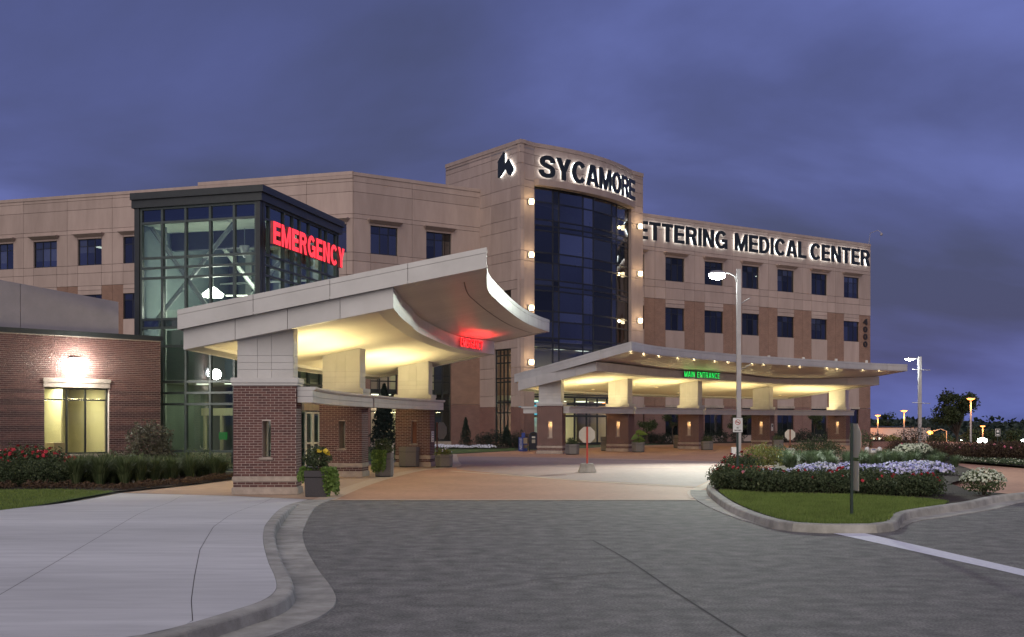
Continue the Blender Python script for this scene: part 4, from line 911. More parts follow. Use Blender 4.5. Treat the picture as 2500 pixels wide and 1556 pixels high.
# ================================================================== canopies
ZO, ZLO, TS = 6.25, 4.77, .51          # slab top at the drive edge and at the low edge, slab thickness
ZBI, ZBL = 4.77, 3.76                  # underside of the ring beam at the drive edge and at the low edge
class Canopy:
    def __init__(s, name, label, O, I, Lw, LB, N=40):
        s.N = N; s.O = catmull(O, N); s.I = catmull(I, N); s.L = catmull(Lw, N); s.B = catmull(LB, N)
        c = (s.O[0] + s.L[N]) / 2; s.root = thing(name, label, 'canopy', (c.x, c.y, 0)); s.make()
    def p(s, a, z): return Vector((a.x, a.y, z))
    def slab_z(s, i, q):
        o, l = s.O[i], s.L[i]; f = (q - o).dot(l - o) / (l - o).length_squared; return ZO + (ZLO - ZO) * f
    def ceil_z(s, x, y):
        q = Vector((x, y)); best = None
        for i in range(s.N + 1):
            a, b = s.I[i], s.B[i]; f = max(-.2, min(1.2, (q - a).dot(b - a) / (b - a).length_squared)); d = (a + (b - a) * f - q).length
            if best is None or d < best[0]: best = (d, ZBI + (ZBL - ZBI) * f)
        return best[1] + .10
    def make(s):
        N, r, p = s.N, s.root, s.p
        # roof deck (top skin) and core
        mb = MB()
        for i in range(N):
            o0, o1, l0, l1 = s.O[i], s.O[i + 1], s.L[i], s.L[i + 1]
            mb.poly([p(o0, ZO - .03), p(o1, ZO - .03), p(l1, ZLO - .03), p(l0, ZLO - .03)])
        mb.build('roof_deck', M['greymetal'], r, smooth=True)
        def face(a, b, za0, za1, zb0, zb1, nrm, nm, m_='white', th=.05, cuts=1):
            mb = MB(); nv = Vector((nrm.x, nrm.y, 0)) * th
            mb.hexa([p(a, za0), p(b, zb0), p(b, zb0) - nv, p(a, za0) - nv, p(a, za1), p(b, zb1), p(b, zb1) - nv, p(a, za1) - nv]); return mb.build(nm, M[m_], r)
        def run(pts, zt, zb, outward, per, nm, trim=.13):
            """fascia pieces along a polyline; zt/zb give top and bottom heights per point"""
            for k in range(0, len(pts) - 1, per):
                e = min(k + per, len(pts) - 1); mb, mt = MB(), MB()
                for i in range(k, e):
                    a, b = pts[i].copy(), pts[i + 1].copy(); t = (b - a).normalized(); n = Vector((t.y, -t.x)); n = n if n.dot(outward(i)) > 0 else -n
                    if i == k: a = a + t * .007
                    if i == e - 1: b = b - t * .007
                    nv = Vector((n.x, n.y, 0)) * .05
                    z0a, z0b, z1a, z1b = zb(i), zb(i + 1), zt(i), zt(i + 1)
                    ca, cb_ = (z1a - trim if trim else z1a), (z1b - trim if trim else z1b)
                    mb.hexa([p(a, z0a), p(b, z0b), p(b, z0b) - nv, p(a, z0a) - nv, p(a, ca - .008), p(b, cb_ - .008), p(b, cb_ - .008) - nv, p(a, ca - .008) - nv])
                    if trim: mt.hexa([p(a, ca) + nv * .12, p(b, cb_) + nv * .12, p(b, cb_) - nv, p(a, ca) - nv, p(a, z1a) + nv * .12, p(b, z1b) + nv * .12, p(b, z1b) - nv, p(a, z1a) - nv])
                mb.build(nm, M['white'], r)
                if trim: mt.build('fascia_trim', M['white'], r)
        mid = sum(s.O, Vector((0, 0))) / (N + 1)
        run(s.O, lambda i: ZO, lambda i: ZO - TS, lambda i: s.O[i] - s.L[i], 4, 'fascia_panel')
        run(s.L, lambda i: ZLO, lambda i: ZLO - TS, lambda i: s.L[i] - s.O[i], 4, 'fascia_panel')
        for e, sg in ((0, -1), (N, 1)):
            pts = [s.O[e].lerp(s.L[e], k / 8) for k in range(9)]; od = (s.O[e] - s.O[abs(e - 2)])
            zt = lambda i: ZO + (ZLO - ZO) * i / 8
            run(pts, zt, lambda i: zt(i) - TS, lambda i: od, 2, 'gable_panel')
            bp = [s.I[e].lerp(s.B[e], k / 8) for k in range(9)]
            zb_ = lambda i: ZBI + (ZBL - ZBI) * i / 8
            ztop = lambda i: s.slab_z(e, bp[i]) - TS + .02
            run(bp, ztop, zb_, lambda i: od, 2, 'beam_panel', 0)
        run(s.I, lambda i: s.slab_z(i, s.I[i]) - TS + .02, lambda i: ZBI, lambda i: s.O[i] - s.L[i], 4, 'beam_panel', 0)
        run(s.B, lambda i: s.slab_z(i, s.B[i]) - TS + .02, lambda i: ZBL, lambda i: s.L[i] - s.O[i], 4, 'beam_panel', 0)
        # slab soffit, one board per step
        for i in range(N):
            mb = MB(); a, b = s.O[i].lerp(s.O[i + 1], .012), s.O[i].lerp(s.O[i + 1], .988); c, d = s.L[i].lerp(s.L[i + 1], .012), s.L[i].lerp(s.L[i + 1], .988)
            z0, z1 = ZO - TS + .035, ZLO - TS + .035
            mb.hexa([p(a, z0), p(b, z0), p(d, z1), p(c, z1), p(a, z0 + .03), p(b, z0 + .03), p(d, z1 + .03), p(c, z1 + .03)]); mb.build('soffit_board', M['soffit'], r)
        # underside ring strip and recessed ceiling
        def inr(a, b, f): return a.lerp(b, f)
        ws = .42
        mb, mc = MB(), MB(); e_ = max(1, int(N * .03)); II, BB_ = [], []
        for i in range(N + 1):
            w_ = (s.B[i] - s.I[i]).length; f = ws / w_; II.append((s.I[i].lerp(s.B[i], f), ZBI + (ZBL - ZBI) * f)); BB_.append((s.B[i].lerp(s.I[i], f), ZBL + (ZBI - ZBL) * f))
        for i in range(N):
            mb.poly([p(s.I[i], ZBI + .002), p(s.I[i + 1], ZBI + .002), p(II[i + 1][0], II[i + 1][1] + .002), p(II[i][0], II[i][1] + .002)])
            mb.poly([p(BB_[i][0], BB_[i][1] + .002), p(BB_[i + 1][0], BB_[i + 1][1] + .002), p(s.B[i + 1], ZBL + .002), p(s.B[i], ZBL + .002)])
            mb.poly([p(II[i][0], II[i][1]), p(II[i + 1][0], II[i + 1][1]), p(II[i + 1][0], II[i + 1][1] + .1), p(II[i][0], II[i][1] + .1)])
            mb.poly([p(BB_[i][0], BB_[i][1]), p(BB_[i + 1][0], BB_[i + 1][1]), p(BB_[i + 1][0], BB_[i + 1][1] + .1), p(BB_[i][0], BB_[i][1] + .1)])
            mc.poly([p(II[i][0], II[i][1] + .1), p(II[i + 1][0], II[i + 1][1] + .1), p(BB_[i + 1][0], BB_[i + 1][1] + .1), p(BB_[i][0], BB_[i][1] + .1)])
            if i in (0, N - 1):
                j = 0 if i == 0 else N; k = 1 if i == 0 else N - 1
                a, b = II[j][0].lerp(II[k][0], .5), BB_[j][0].lerp(BB_[k][0], .5)
                mb.poly([p(II[j][0], II[j][1] + .003), p(a, II[j][1] + .003), p(b, BB_[j][1] + .003), p(BB_[j][0], BB_[j][1] + .003)])
                mb.poly([p(a, II[j][1] + .003), p(b, BB_[j][1] + .003), p(b, BB_[j][1] + .1), p(a, II[j][1] + .1)])
        mb.build('beam_soffit', M['soffit'], r); mc.build('ceiling', M['ceil'], r, smooth=True)
EC = Canopy('emergency_canopy', 'large upswept white canopy with a curved drive edge over the emergency drop-off', 
    [(-.63, 28.6), (-.70, 33.2), (-.525, 35.8), (-.073, 40.1), (.45, 44.0), (1.04, 46.9), (1.6, 49.0)],
    [(-3.0, 29.0), (-3.05, 31.6), (-3.02, 34.05), (-2.93, 38.0), (-2.14, 44.9), (-.75, 49.0)],
    [(-8.58, 29.4), (-8.5, 34), (-8.25, 40), (-7.5, 46), (-6.3, 51.0)], [(-8.48, 29.6), (-8.35, 34), (-8.1, 40), (-7.3, 46), (-6.1, 50.7)])
MC = Canopy('main_entrance_canopy', 'wide white canopy with a row of small downlights over the main entrance drive',
    [(6.46, 62.1), (8.82, 66.7), (14.5, 74.0), (17.9, 77.2), (25.45, 84.0), (30.0, 87.0)],
    [(4.74, 64.65), (9.73, 73.6), (15.7, 80.8), (19.5, 85.6), (23.2, 88.2), (28.6, 89.3)],
    [(.136, 69.3), (3.0, 76.0), (8.6, 84.5), (15, 91.5), (22.6, 96.5)], [(.37, 68.6), (3.5, 75.8), (9.0, 84.0), (15.4, 91.0), (23.0, 96.0)], 56)
# slot line in the emergency soffit and downlights in the main one
mb = MB()
for i in range(4, EC.N - 1):
    a, b = EC.O[i].lerp(EC.L[i], .075), EC.O[i + 1].lerp(EC.L[i + 1], .075); c, d = EC.O[i].lerp(EC.L[i], .088), EC.O[i + 1].lerp(EC.L[i + 1], .088)
    zA = ZO + (ZLO - ZO) * .075 - TS + .028; mb.poly([(a.x, a.y, zA), (b.x, b.y, zA), (d.x, d.y, zA), (c.x, c.y, zA)])
mb.build('soffit_slot', M['blackpaint'], EC.root)
for k in range(15):
    i = int(2 + k * (MC.N - 6) / 14 + (1 if k % 2 else 0)); q = MC.O[i].lerp(MC.L[i], .055); z = ZO + (ZLO - ZO) * .055 - TS + .03
    mb = MB(); mb.lathe((q.x, q.y, z - .012), [(.075, 0), (.075, .02)], 12); mb.build('downlight', M['strip'], MC.root)
    point('downlight_glow', MC.root, (q.x, q.y, z - .16), 1.3, (1, .78, .42), .05)
for k in range(6):
    i = int(6 + k * (MC.N - 10) / 5); q = MC.I[i].lerp(MC.B[i], .8 if k % 2 else .55); z = MC.ceil_z(q.x, q.y)
    mb = MB(); mb.lathe((q.x, q.y, z - .02), [(.12, 0), (.12, .03)], 12); mb.build('downlight', M['strip'], MC.root)
# ================================================================== pillars
def pillar(FR, phi, w_, dep, canopy, label, budget, slot, zbase=0.0, textured=False):
    d = Vector((math.cos(phi), -math.sin(phi))); bk = Vector((math.sin(phi), math.cos(phi)))
    fr = Vector((FR[0], FR[1])); fl = fr - d * w_; br = fr + bk * dep; bl = fl + bk * dep; c = (fr + bl) / 2
    r = thing('canopy_pillar', label, 'pillar', (c.x, c.y, 0), 'brick pillars carrying the canopies')
    Ws = [Wall(fl, fr, True), Wall(fr, br, True), Wall(br, bl, True), Wall(bl, fl, True)]; Wf = Ws[0]
    z0, z1 = .49, 2.83; st = MB(); used = 0
    s0, s1, sz0, sz1 = w_ * .46, w_ * .46 + .22, .98, 1.92
    mb = MB(); through = slot == 'slit'; vb = -dep if through else -.16
    for a, b, c0, c1 in ((0, s0, .2, z1), (s1, w_, .2, z1), (s0, s1, .2, sz0), (s0, s1, sz1, z1)): Wf.box(mb, a + (.0005 if a else 0), b - .0005, c0, c1, -dep, 0.0)
    if not through: Wf.box(mb, s0, s1, sz0, sz1, -dep, vb)
    mb.build('core', M['mortar'], r)
    mat = M['brick']
    for k, W in enumerate(Ws):
        holes = [(s0, s1, sz0, sz1)] if k == 0 else ([(W.L - s1, W.L - s0, sz0, sz1)] if (k == 2 and through) else [])
        used += brick_wall(r, W, -.012 if k in (0, 2) else .0, W.L + (.012 if k in (0, 2) else 0), z0, z1, mat, st, holes, max(0, budget - used) if k < 2 else 0)
        brick_wall(r, W, -.012 if k in (0, 2) else .0, W.L + (.012 if k in (0, 2) else 0), .21, .345, mat, st, [], 0)
    o = st.build('brickwork', mat, r, rnd=True, kind='stuff', fix=False); o.color = (0, 0, 0, 1)
    def ring(za, zb, o_, nm, m_, bev=.012):
        mb = MB(); a = [Wf.P(-o_, 0, o_), Wf.P(w_ + o_, 0, o_), Wf.P(w_ + o_, 0, -dep - o_), Wf.P(-o_, 0, -dep - o_)]; mb.prism([q[:2] for q in a], za, zb); return mb.build(nm, M[m_], r, bevel=bev)
    ring(.35, .485, .035, 'stone_course', 'stone'); ring(0.002, .205, .05, 'stone_base', 'stone', .02)
    ring(2.835, 2.90, .05, 'stone_cap', 'white'); ring(2.902, 3.04, .07, 'stone_cap', 'white')
    mb = MB(); Wf.box(mb, s0 - .08, s1 + .05, sz0 - .06, sz0 - .003, -.1, .05); mb.build('slot_sill', M['stone'], r)
    if slot == 'lit':
        mb = MB(); Wf.box(mb, s0 + .05, s1 - .05, sz1 - .10, sz1 - .05, -.12, -.08); mb.build('slot_lamp', M['strip'], r)
        point('slot_light', r, Wf.P((s0 + s1) / 2, sz1 - .2, -.05), .9, (1, .62, .25), .03)
    elif slot == 'slit':
        mb = MB(); mb.poly([Wf.P(s0, sz0, -dep * .5), Wf.P(s1, sz0, -dep * .5), Wf.P(s1, sz1, -dep * .5), Wf.P(s0, sz1, -dep * .5)]); mb.build('slot_pane', M['glass_win'], r)
    else:
        mb = MB(); Wf.box(mb, s0 + .01, s1 - .01, sz0 + .01, sz1 - .01, vb, vb + .03); mb.build('slot_panel', M['brownpost'], r)
    # metal-clad upper pier with panel joints
    ins = .075; zt = 3.042
    def cz_(u, v): q = Wf.P(u, 0, v); return canopy.ceil_z(q.x, q.y) + .04
    cs = [(ins + .02, -ins - .02), (w_ - ins - .02, -ins - .02), (w_ - ins - .02, -dep + ins + .02), (ins + .02, -dep + ins + .02)]
    mb = MB(); mb.hexa([Wf.P(u, zt, v) for u, v in cs] + [Wf.P(u, cz_(u, v), v) for u, v in cs]); mb.build('pier_core', M['greymetal'], r)
    cuts = [ins, ins + (w_ - 2 * ins) * .36, ins + (w_ - 2 * ins) * .61, w_ - ins]; rows = [zt, 3.26, 3.44, 3.62, None]
    for a, b in zip(cuts, cuts[1:]):
        for ra, rb_ in zip(rows, rows[1:]):
            ta, tb = (cz_(a, -ins), cz_(b, -ins)) if rb_ is None else (rb_ - .008, rb_ - .008)
            mb = MB(); A = Wf.P(a + .004, ra, -ins); B_ = Wf.P(b - .004, ra, -ins); nv = Vector((Wf.n.x, Wf.n.y, 0)) * .02
            mb.hexa([A, B_, B_ - nv, A - nv, Vector((A.x, A.y, ta)), Vector((B_.x, B_.y, tb)), Vector((B_.x, B_.y, tb)) - nv, Vector((A.x, A.y, ta)) - nv]); mb.build('pier_panel', M['white'], r)
    Wr = Ws[1]
    for ra, rb_ in zip(rows, rows[1:]):
        a, b = ins, dep - ins; qa, qb = cz_(w_ - ins, -ins), cz_(w_ - ins, -dep + ins); ta, tb = (qa, qb) if rb_ is None else (rb_ - .008, rb_ - .008)
        mb = MB(); A = Wr.P(a, ra, -ins); B_ = Wr.P(b, ra, -ins); nv = Vector((Wr.n.x, Wr.n.y, 0)) * .02
        mb.hexa([A, B_, B_ - nv, A - nv, Vector((A.x, A.y, ta)), Vector((B_.x, B_.y, tb)), Vector((B_.x, B_.y, tb)) - nv, Vector((A.x, A.y, ta)) - nv]); mb.build('pier_panel', M['white'], r)
    # slender post standing free behind the pier
    q = Wf.P(-.05, 0, -dep - .25); zc_ = canopy.ceil_z(q.x, q.y) + .02; mb = MB(); mb.box(q.x - .07, q.x + .07, q.y - .07, q.y + .07, 0.01, zc_); mb.build('slender_post', M['white'], r)
    return dict(root=r, W=Wf, fr=fr, br=br, d=d, bk=bk, w=w_, dep=dep, c=c)
R_ = rad
P1 = pillar(gx(722.5, 29.7), R_(-2), 1.60, .9, EC, 'brick canopy pillar with a narrow see-through slit beside the big dark planter', 300, 'slit')
P2 = pillar(gx(882.7, 39.2), R_(7), 1.47, .9, EC, 'middle brick pillar of the emergency canopy with a narrow slit', 300, 'slit')
P3 = pillar(gx(1049.5, 48.1), R_(8.5), 1.47, .9, EC, 'brick canopy pillar with a blank brown slot behind the large trash container', 300, 'blank')
qs = [(1372, 67.3, 16, 'brick pillar of the main canopy beside the blue newspaper box'), (1534, 72.6, 29, 'main canopy pillar with a glowing slot between the elephant-ear planter and the trash can'),
      (1705.6, 79, 31, 'middle brick pillar of the main canopy with a warm glowing slot'), (1879, 88, 36, 'brick pillar of the main canopy with a small white notice on its side'), (2065, 91.5, 37, 'brick pillar at the far end of the main canopy by the wing corner')]
QP = [pillar(gx(a, b), R_(c), 1.5, .9, MC, lab, 0, 'lit') for a, b, c, lab in qs]
def transom(A, B_, canopy, lab, bow=0.0, energy=60, stub=None):
    """white box beam joining the drive sides of two pillars, with an uplight strip on top"""
    a = A['fr'] + A['d'] * .22 + A['bk'] * .12 if stub is None else stub; b = B_['fr'] + B_['d'] * .22 + B_['bk'] * .82
    n = 12; t = (b - a).normalized(); nr = Vector((t.y, -t.x)); pts = []
    for i in range(n + 1): f = i / n; q = a.lerp(b, f) + nr * bow * 4 * f * (1 - f) * -1; pts.append(Vector((q.x, q.y, 0)))
    r = thing('transom_beam', lab, 'beam', (a.x, a.y, 2.4), 'white beams joining the canopy pillars')
    for k in range(0, n, 3):
        seg = [p.copy() for p in pts[k:k + 4]]; tt = (seg[-1] - seg[0]).normalized() * .005; seg[0] += tt; seg[-1] -= tt
        for z0, z1 in ((2.40, 2.555), (2.563, 2.715)):
            mb = MB(); sweep(mb, seg, [(-.2, z0), (.2, z0), (.2, z1), (-.2, z1)], True); mb.build('beam_panel', M['white'], r)
    mb = MB(); sweep(mb, pts, [(-.24, 2.72), (.24, 2.72), (.28, 2.765), (.28, 2.81), (-.28, 2.81), (-.28, 2.765)], True); mb.build('cornice', M['white'], r)
    mb = MB(); sweep(mb, pts[1:-1], [(-.62, 2.74), (-.34, 2.74), (-.34, 2.80), (-.62, 2.80)], True); mb.build('uplight_trough', M['greymetal'], r)
    mb = MB()
    for k in (2, 6, 10): q = pts[k]; mb.hexa([q + Vector((-nr.x * a_ + t.x * b_, -nr.y * a_ + t.y * b_, z_)) for z_ in (2.70, 2.738) for a_, b_ in ((.18, -.03), (.6, -.03), (.6, .03), (.18, .03))])
    mb.build('trough_bracket', M['greymetal'], r)
    L_ = (pts[-1] - pts[0]).length; m_ = (pts[n // 2]) + Vector((0, 0, 2.9)) - Vector((nr.x, nr.y, 0)) * .085
    for f in (.34, .66):
        q = pts[0].lerp(pts[-1], f); q.z = 2.83; q = q - Vector((nr.x, nr.y, 0)) * .48
        l = area('uplight', r, q, L_ * .28, .22, energy, WARM, (-nr.x * .45, -nr.y * .45, 1), 172)
        ang = math.atan2(t.y, t.x); l.rotation_euler = (Matrix.Rotation(ang, 4, 'Z') @ Matrix.Rotation(rad(180 - 26), 4, 'X')).to_euler()
    return r
transom(P1, P2, EC, 'pale curved beam from the slit pillar by the big planter to the middle emergency pillar', .35, 78)
transom(P2, P3, EC, 'pale beam between the middle emergency pillar and the pillar by the trash container', .3, 78)
stub = QP[0]['fr'] - QP[0]['d'] * 2.5 + QP[0]['bk'] * .5
ql = ['white beam over the lobby doors between the two pillars flanking the planter and trash can', 'white beam right of the elephant-ear planter in the main canopy', 'white beam behind the tall lamp pole in the main canopy', 'white beam at the far end of the main canopy']
for i in range(4): transom(QP[i], QP[i + 1], MC, ql[i], .1, 64)
r = thing('transom_stub', 'short white beam end reaching left from the pillar by the newspaper box', 'beam', (stub.x, stub.y, 2.4))
Wq = QP[0]['W']; mb = MB(); Wq.box(mb, -.95, -.06, 2.40, 2.70, -.75, -.35); mb.build('beam_panel', M['white'], r); mb = MB(); Wq.box(mb, -1.05, -.05, 2.702, 2.8, -.82, -.28); mb.build('cornice', M['white'], r)
mb = MB(); Wq2 = QP[3]; W_ = Wall(Wq2['fr'], Wq2['br'], True); nt_ = thing('pillar_notice', 'small white notice plate on the side of a main canopy pillar', 'sign', W_.P(.4, 1.3, .03)); W_.box(mb, .25, .62, 1.2, 1.75, .014, .03); mb.build('plate', M['whitepaint'], nt_); mb = MB(); W_.box(mb, .33, .54, 1.5, 1.66, .031, .034); mb.build('mark', M['blackpaint'], nt_)
W_ = Wall(P3['fr'], P3['br'], True); nt_ = thing('pillar_notice', 'tall narrow white notice on the pillar by the trash container', 'sign', W_.P(.4, 1.2, .03))
mb = MB(); W_.box(mb, .2, .62, 1.05, 1.5, .014, .04); mb.build('plate', M['whitepaint'], nt_)
mb = MB()
for k in range(4): W_.box(mb, .28, .54, 1.1 + k * .1, 1.14 + k * .1, .041, .044)
mb.build('text_lines', M['blackpaint'], nt_)
def face_wall(C, xa, xb):
    def at(x):
        k = (x - 1250) / F
        for i in range(C.N):
            a, b = C.I[i], C.I[i + 1]
            fa, fb = a.x - k * a.y, b.x - k * b.y
            if fa * fb <= 0: return a.lerp(b, fa / (fa - fb))
    return Wall(at(xa), at(xb))
Wn = face_wall(EC, 1118, 1173); SE = thing('emergency_sign', 'small glowing red EMERGENCY letters on the curved beam of the drop-off canopy', 'sign', Wn.P(1.5, 4.85, .1))
word(SE, 'EMERGENCY', Wn, .02, Wn.L - .02, 4.86, 5.22, .07, .11, M['redlit2'], bold=.15, gap=.13, side=M['redside'])
area('sign_glow', SE, Wn.P(Wn.L / 2, 5.0, .55), Wn.L * 1.1, .3, 24, (1, .03, .03), (Wn.n.x * .35, Wn.n.y * .35, 1), 170).rotation_euler = (Matrix.Rotation(Wn.rot()[2], 4, 'Z') @ Matrix.Rotation(rad(180 - 22), 4, 'X')).to_euler()
Wn = face_wall(MC, 1666, 1752.5); SM = thing('main_entrance_sign', 'glowing green MAIN ENTRANCE letters on the main canopy beam', 'sign', Wn.P(1.5, 4.85, .1))
word(SM, 'MAIN ENTRANCE', Wn, .0, Wn.L, 4.86, 5.24, .10, .15, M['greenlit'], bold=.15, gap=.16, side=M['letter'])
# ================================================================== lamps and signs
def T(x, Y, z=0.0): return gx(x, Y, z)
# near street lamp
b = T(1803.5, 53, .13); lamp = thing('street_lamp', 'tall square lamp pole with a blazing white head standing in the island bed', 'street lamp', b)
ztop = 8.95
mb = MB(); mb.box(b.x - .10, b.x + .10, b.y - .10, b.y + .10, b.z, ztop); mb.build('pole', M['pole'], lamp, bevel=.015)
mb = MB(); mb.box(b.x - .17, b.x + .17, b.y - .17, b.y + .17, b.z, b.z + .22); mb.build('base_cover', M['pole'], lamp, bevel=.02)
mb = MB(); mb.tube([(b.x - .1, b.y, 8.35), (b.x - .18, b.y - .02, 8.62), (b.x - .42, b.y - .05, 8.76), (b.x - .72, b.y - .08, 8.77)], .035, 8); mb.build('arm', M['pole'], lamp, smooth=True)
hc = Vector((b.x - 1.02, b.y - .1, 8.72))
mb = MB(); mb.lathe(hc, [(.06, .16), (.26, .13), (.38, .03), (.40, .0)], 20, sx=1.05, sy=.6); mb.build('head', M['pole'], lamp, smooth=True)
mb = MB(); mb.lathe(hc, [(.37, -.004), (.36, -.12), (.24, -.22), (.08, -.26)], 20, sx=1.05, sy=.6); mb.build('lens', M['whitelamp'], lamp, smooth=True)
for z in (7.35, 4.3): mb = MB(); mb.tube([(b.x + .1, b.y, z), (b.x + .42, b.y - .55, z + .22)], .02, 6); mb.build('banner_arm', M['pole'], lamp)
mb = MB(); mb.box(b.x - .34, b.x - .105, b.y - .12, b.y + .12, b.z + .18, b.z + .6); mb.build('junction_box', M['whitepaint'], lamp, bevel=.01)
l = bpy.data.lights.new('lamp_light', 'SPOT'); l.energy = 7800; l.color = (.90, 1, .86); l.spot_size = rad(118); l.spot_blend = 1.0; l.shadow_soft_size = .3
lo = bpy.data.objects.new('lamp_light', l); col.objects.link(lo); lo.parent = lamp; lo.location = hc + Vector((-.05, .0, -.42)) - ORG[lamp]; lo.rotation_euler = (rad(-56), 0, 0)
# far street lamp with banner arms
Yl = 104; b = T(2245.5, Yl, gz(T(2245.5, Yl).x, Yl)); l2 = thing('street_lamp', 'grey lamp pole with two crossing banner arms beyond the end of the main canopy', 'street lamp', b); zt = 1.9 + 159 * Yl / F
mb = MB(); mb.box(b.x - .14, b.x + .14, b.y - .14, b.y + .14, b.z, zt); mb.build('pole', M['pole'], l2, bevel=.02)
mb = MB(); mb.tube([(b.x - .1, b.y, zt - .2), (b.x - .6, b.y, zt - .12)], .05, 6); mb.build('arm', M['pole'], l2)
hc2 = Vector((b.x - .92, b.y - .05, zt - .2)); mb = MB(); mb.lathe(hc2, [(.08, .14), (.35, .08), (.46, 0)], 16, sy=.6); mb.build('head', M['pole'], l2, smooth=True)
mb = MB(); mb.lathe(hc2, [(.43, -.003), (.35, -.1), (.1, -.16)], 16, sy=.6); mb.build('lens', M['whitelamp'], l2, smooth=True)
for yy in (903, 984): z = 1.9 + (1030 - yy) * Yl / F; mb = MB(); mb.tube([(b.x - .75, b.y - .2, z + .02), (b.x + .9, b.y - .16, z - .05)], .035, 6); mb.build('banner_arm', M['pole'], l2)
point('lamp_light', l2, hc2 - Vector((.2, .2, .6)), 260, (.92, 1, .9), .3)
# sodium car park lamps
for X, Yp, D, lab in ((2143, 1016.5, 150, 'orange sodium lamp in front of the low lit building nearest the wing corner'), (2207, 1005.7, 132, 'orange sodium lamp between the wing corner and the banner-arm pole'), (2370, 976.7, 108, 'tall orange sodium lamp standing before the big spreading tree'), (2399, 1042.6, 172, 'low orange sodium lamp just right of the spreading tree')):
    q = px(X, Yp, D); r = thing('car_park_lamp', lab, 'street lamp', (q.x, q.y, gz(q.x, q.y)), 'orange car park lamps'); g0 = gz(q.x, q.y)
    mb = MB(); mb.tube([(q.x, q.y, g0), (q.x, q.y, q.z - .002)], [.11, .085], 8); mb.build('pole', M['pole'], r)
    mb = MB(); mb.hexa([q + Vector(v) for v in ((-.14, -.14, .0), (.14, -.14, .0), (.14, .14, .0), (-.14, .14, .0), (-.32, -.2, .12), (.32, -.2, .12), (.32, .2, .12), (-.32, .2, .12))]); mb.build('lens', M['orange'], r)
    mb = MB(); mb.box(q.x - .34, q.x + .34, q.y - .22, q.y + .22, q.z + .122, q.z + .2); mb.build('hood', M['pole'], r)
    point('sodium_light', r, q - Vector((0, .5, .6)), 110, (1, .34, .07), .2)
q = px(2270.5, 1056.4, 165); g0 = gz(q.x, q.y); r = thing('arm_lamp', 'orange lamp on a side arm beside the low lit building', 'street lamp', (q.x + 2.4, q.y, g0))
mb = MB(); mb.tube([(q.x + 2.4, q.y, g0), (q.x + 2.4, q.y, q.z + .2), (q.x + 1.6, q.y, q.z + .5), (q.x + .3, q.y, q.z + .2)], .08, 6); mb.build('pole', M['pole'], r); mb = MB(); mb.lathe(q, [(.1, -.25), (.4, -.1), (.42, .1), (.1, .25)], 12); mb.build('lens', M['orange'], r, smooth=True)
point('sodium_light', r, q - Vector((.3, .8, .2)), 700, (1, .36, .08), .3)
for X, Yp, D, rr, lab in ((2398, 1076, 182, .75, 'glaring white floodlight low over the parked cars'), (2309, 1075, 205, .22, 'small white lamp in the dark trees, left of a close pair'), (2318, 1076, 205, .24, 'small white lamp in the dark trees, right of a close pair'), (2345.5, 1075.5, 205, .22, 'single small white lamp before the dark trees right of the pair'), (2498, 1076, 190, .35, 'white floodlight at the far edge of the car park')):
    q = px(X, Yp, D); g0 = gz(q.x, q.y); r = thing('flood_light', lab, 'flood light', (q.x, q.y, g0))
    mb = MB(); mb.tube([(q.x, q.y + .3, g0), (q.x, q.y + .3, q.z)], .07, 6); mb.build('post', M['pole'], r); mb = MB(); mb.lathe(q, [(.1 * rr, -.6 * rr), (.9 * rr, -.35 * rr), (1.0 * rr, 0), (.9 * rr, .35 * rr), (.1 * rr, .6 * rr)], 14); mb.build('lens', M['farwhite'], r, smooth=True)
point('flood_glow', r, px(2398, 1076, 181) - Vector((0, 1, 0)), 900, (.86, 1, .88), .5)
def octa(c, R, nrm, th=.004):
    n = Vector(nrm).normalized(); t = Vector((-n.y, n.x, 0)).normalized(); u = Vector((0, 0, 1)); pts = []
    for k in range(8): a = math.pi / 8 + k * math.pi / 4; pts.append(Vector(c) + t * (R * math.cos(a)) + u * (R * math.sin(a)))
    return [p + n * th for p in pts], [p - n * th for p in pts]
def stop_sign(x, Y, zc, R, nrm, lab, pm_, base=True, g0=0.0, px_off=0.0):
    b = T(x, Y, g0); r = thing('stop_sign', lab, 'road sign', b); c = Vector((b.x, b.y, zc)); nv = Vector(nrm).normalized()
    f, k = octa(c + nv * .035, R, nrm); mb = MB(); mb.frustum(None, k, f); mb.build('plate', M['signback'], r)
    f, k = octa(c + nv * .043, R * .985, nrm, .002); mb = MB(); mb.frustum(None, k, f); mb.build('red_face', M['red'], r)
    z0 = g0 + (.345 if base else 0)
    mb = MB(); mb.box(b.x - .033 + px_off, b.x + .033 + px_off, b.y - .03, b.y + .03, z0, zc + R * .93); mb.build('post', pm_, r)
    if base:
        p0 = [(b.x + sx_ * .34, b.y + sy_ * .30, g0 + .002) for sx_, sy_ in ((-1, -1), (1, -1), (1, 1), (-1, 1))]; p1 = [(b.x + sx_ * .23, b.y + sy_ * .2, g0 + .345) for sx_, sy_ in ((-1, -1), (1, -1), (1, 1), (-1, 1))]
        mb = MB(); mb.frustum(None, [Vector(q) for q in p0], [Vector(q) for q in p1]); mb.build('concrete_base', M['kerb'], r, bevel=.02)
stop_sign(1433.5, 42.7, 1.9 - 32 * 42.7 / F, .325, (-.05, 1, 0), 'back of a stop sign on a red post in a concrete block on the drive', M['red'])
stop_sign(1929, 68, 1.9 - 31.5 * 68 / F, .325, (.1, 1, 0), 'back of a stop sign on a rusty post beyond the island planting', M['brownpost'])
stop_sign(1076, 50.5, 1.9 - 22 * 50.5 / F, .40, (.75, .66, 0), 'pale back of a stop sign turned away beside the third emergency pillar', M['brownpost'], px_off=-.16)
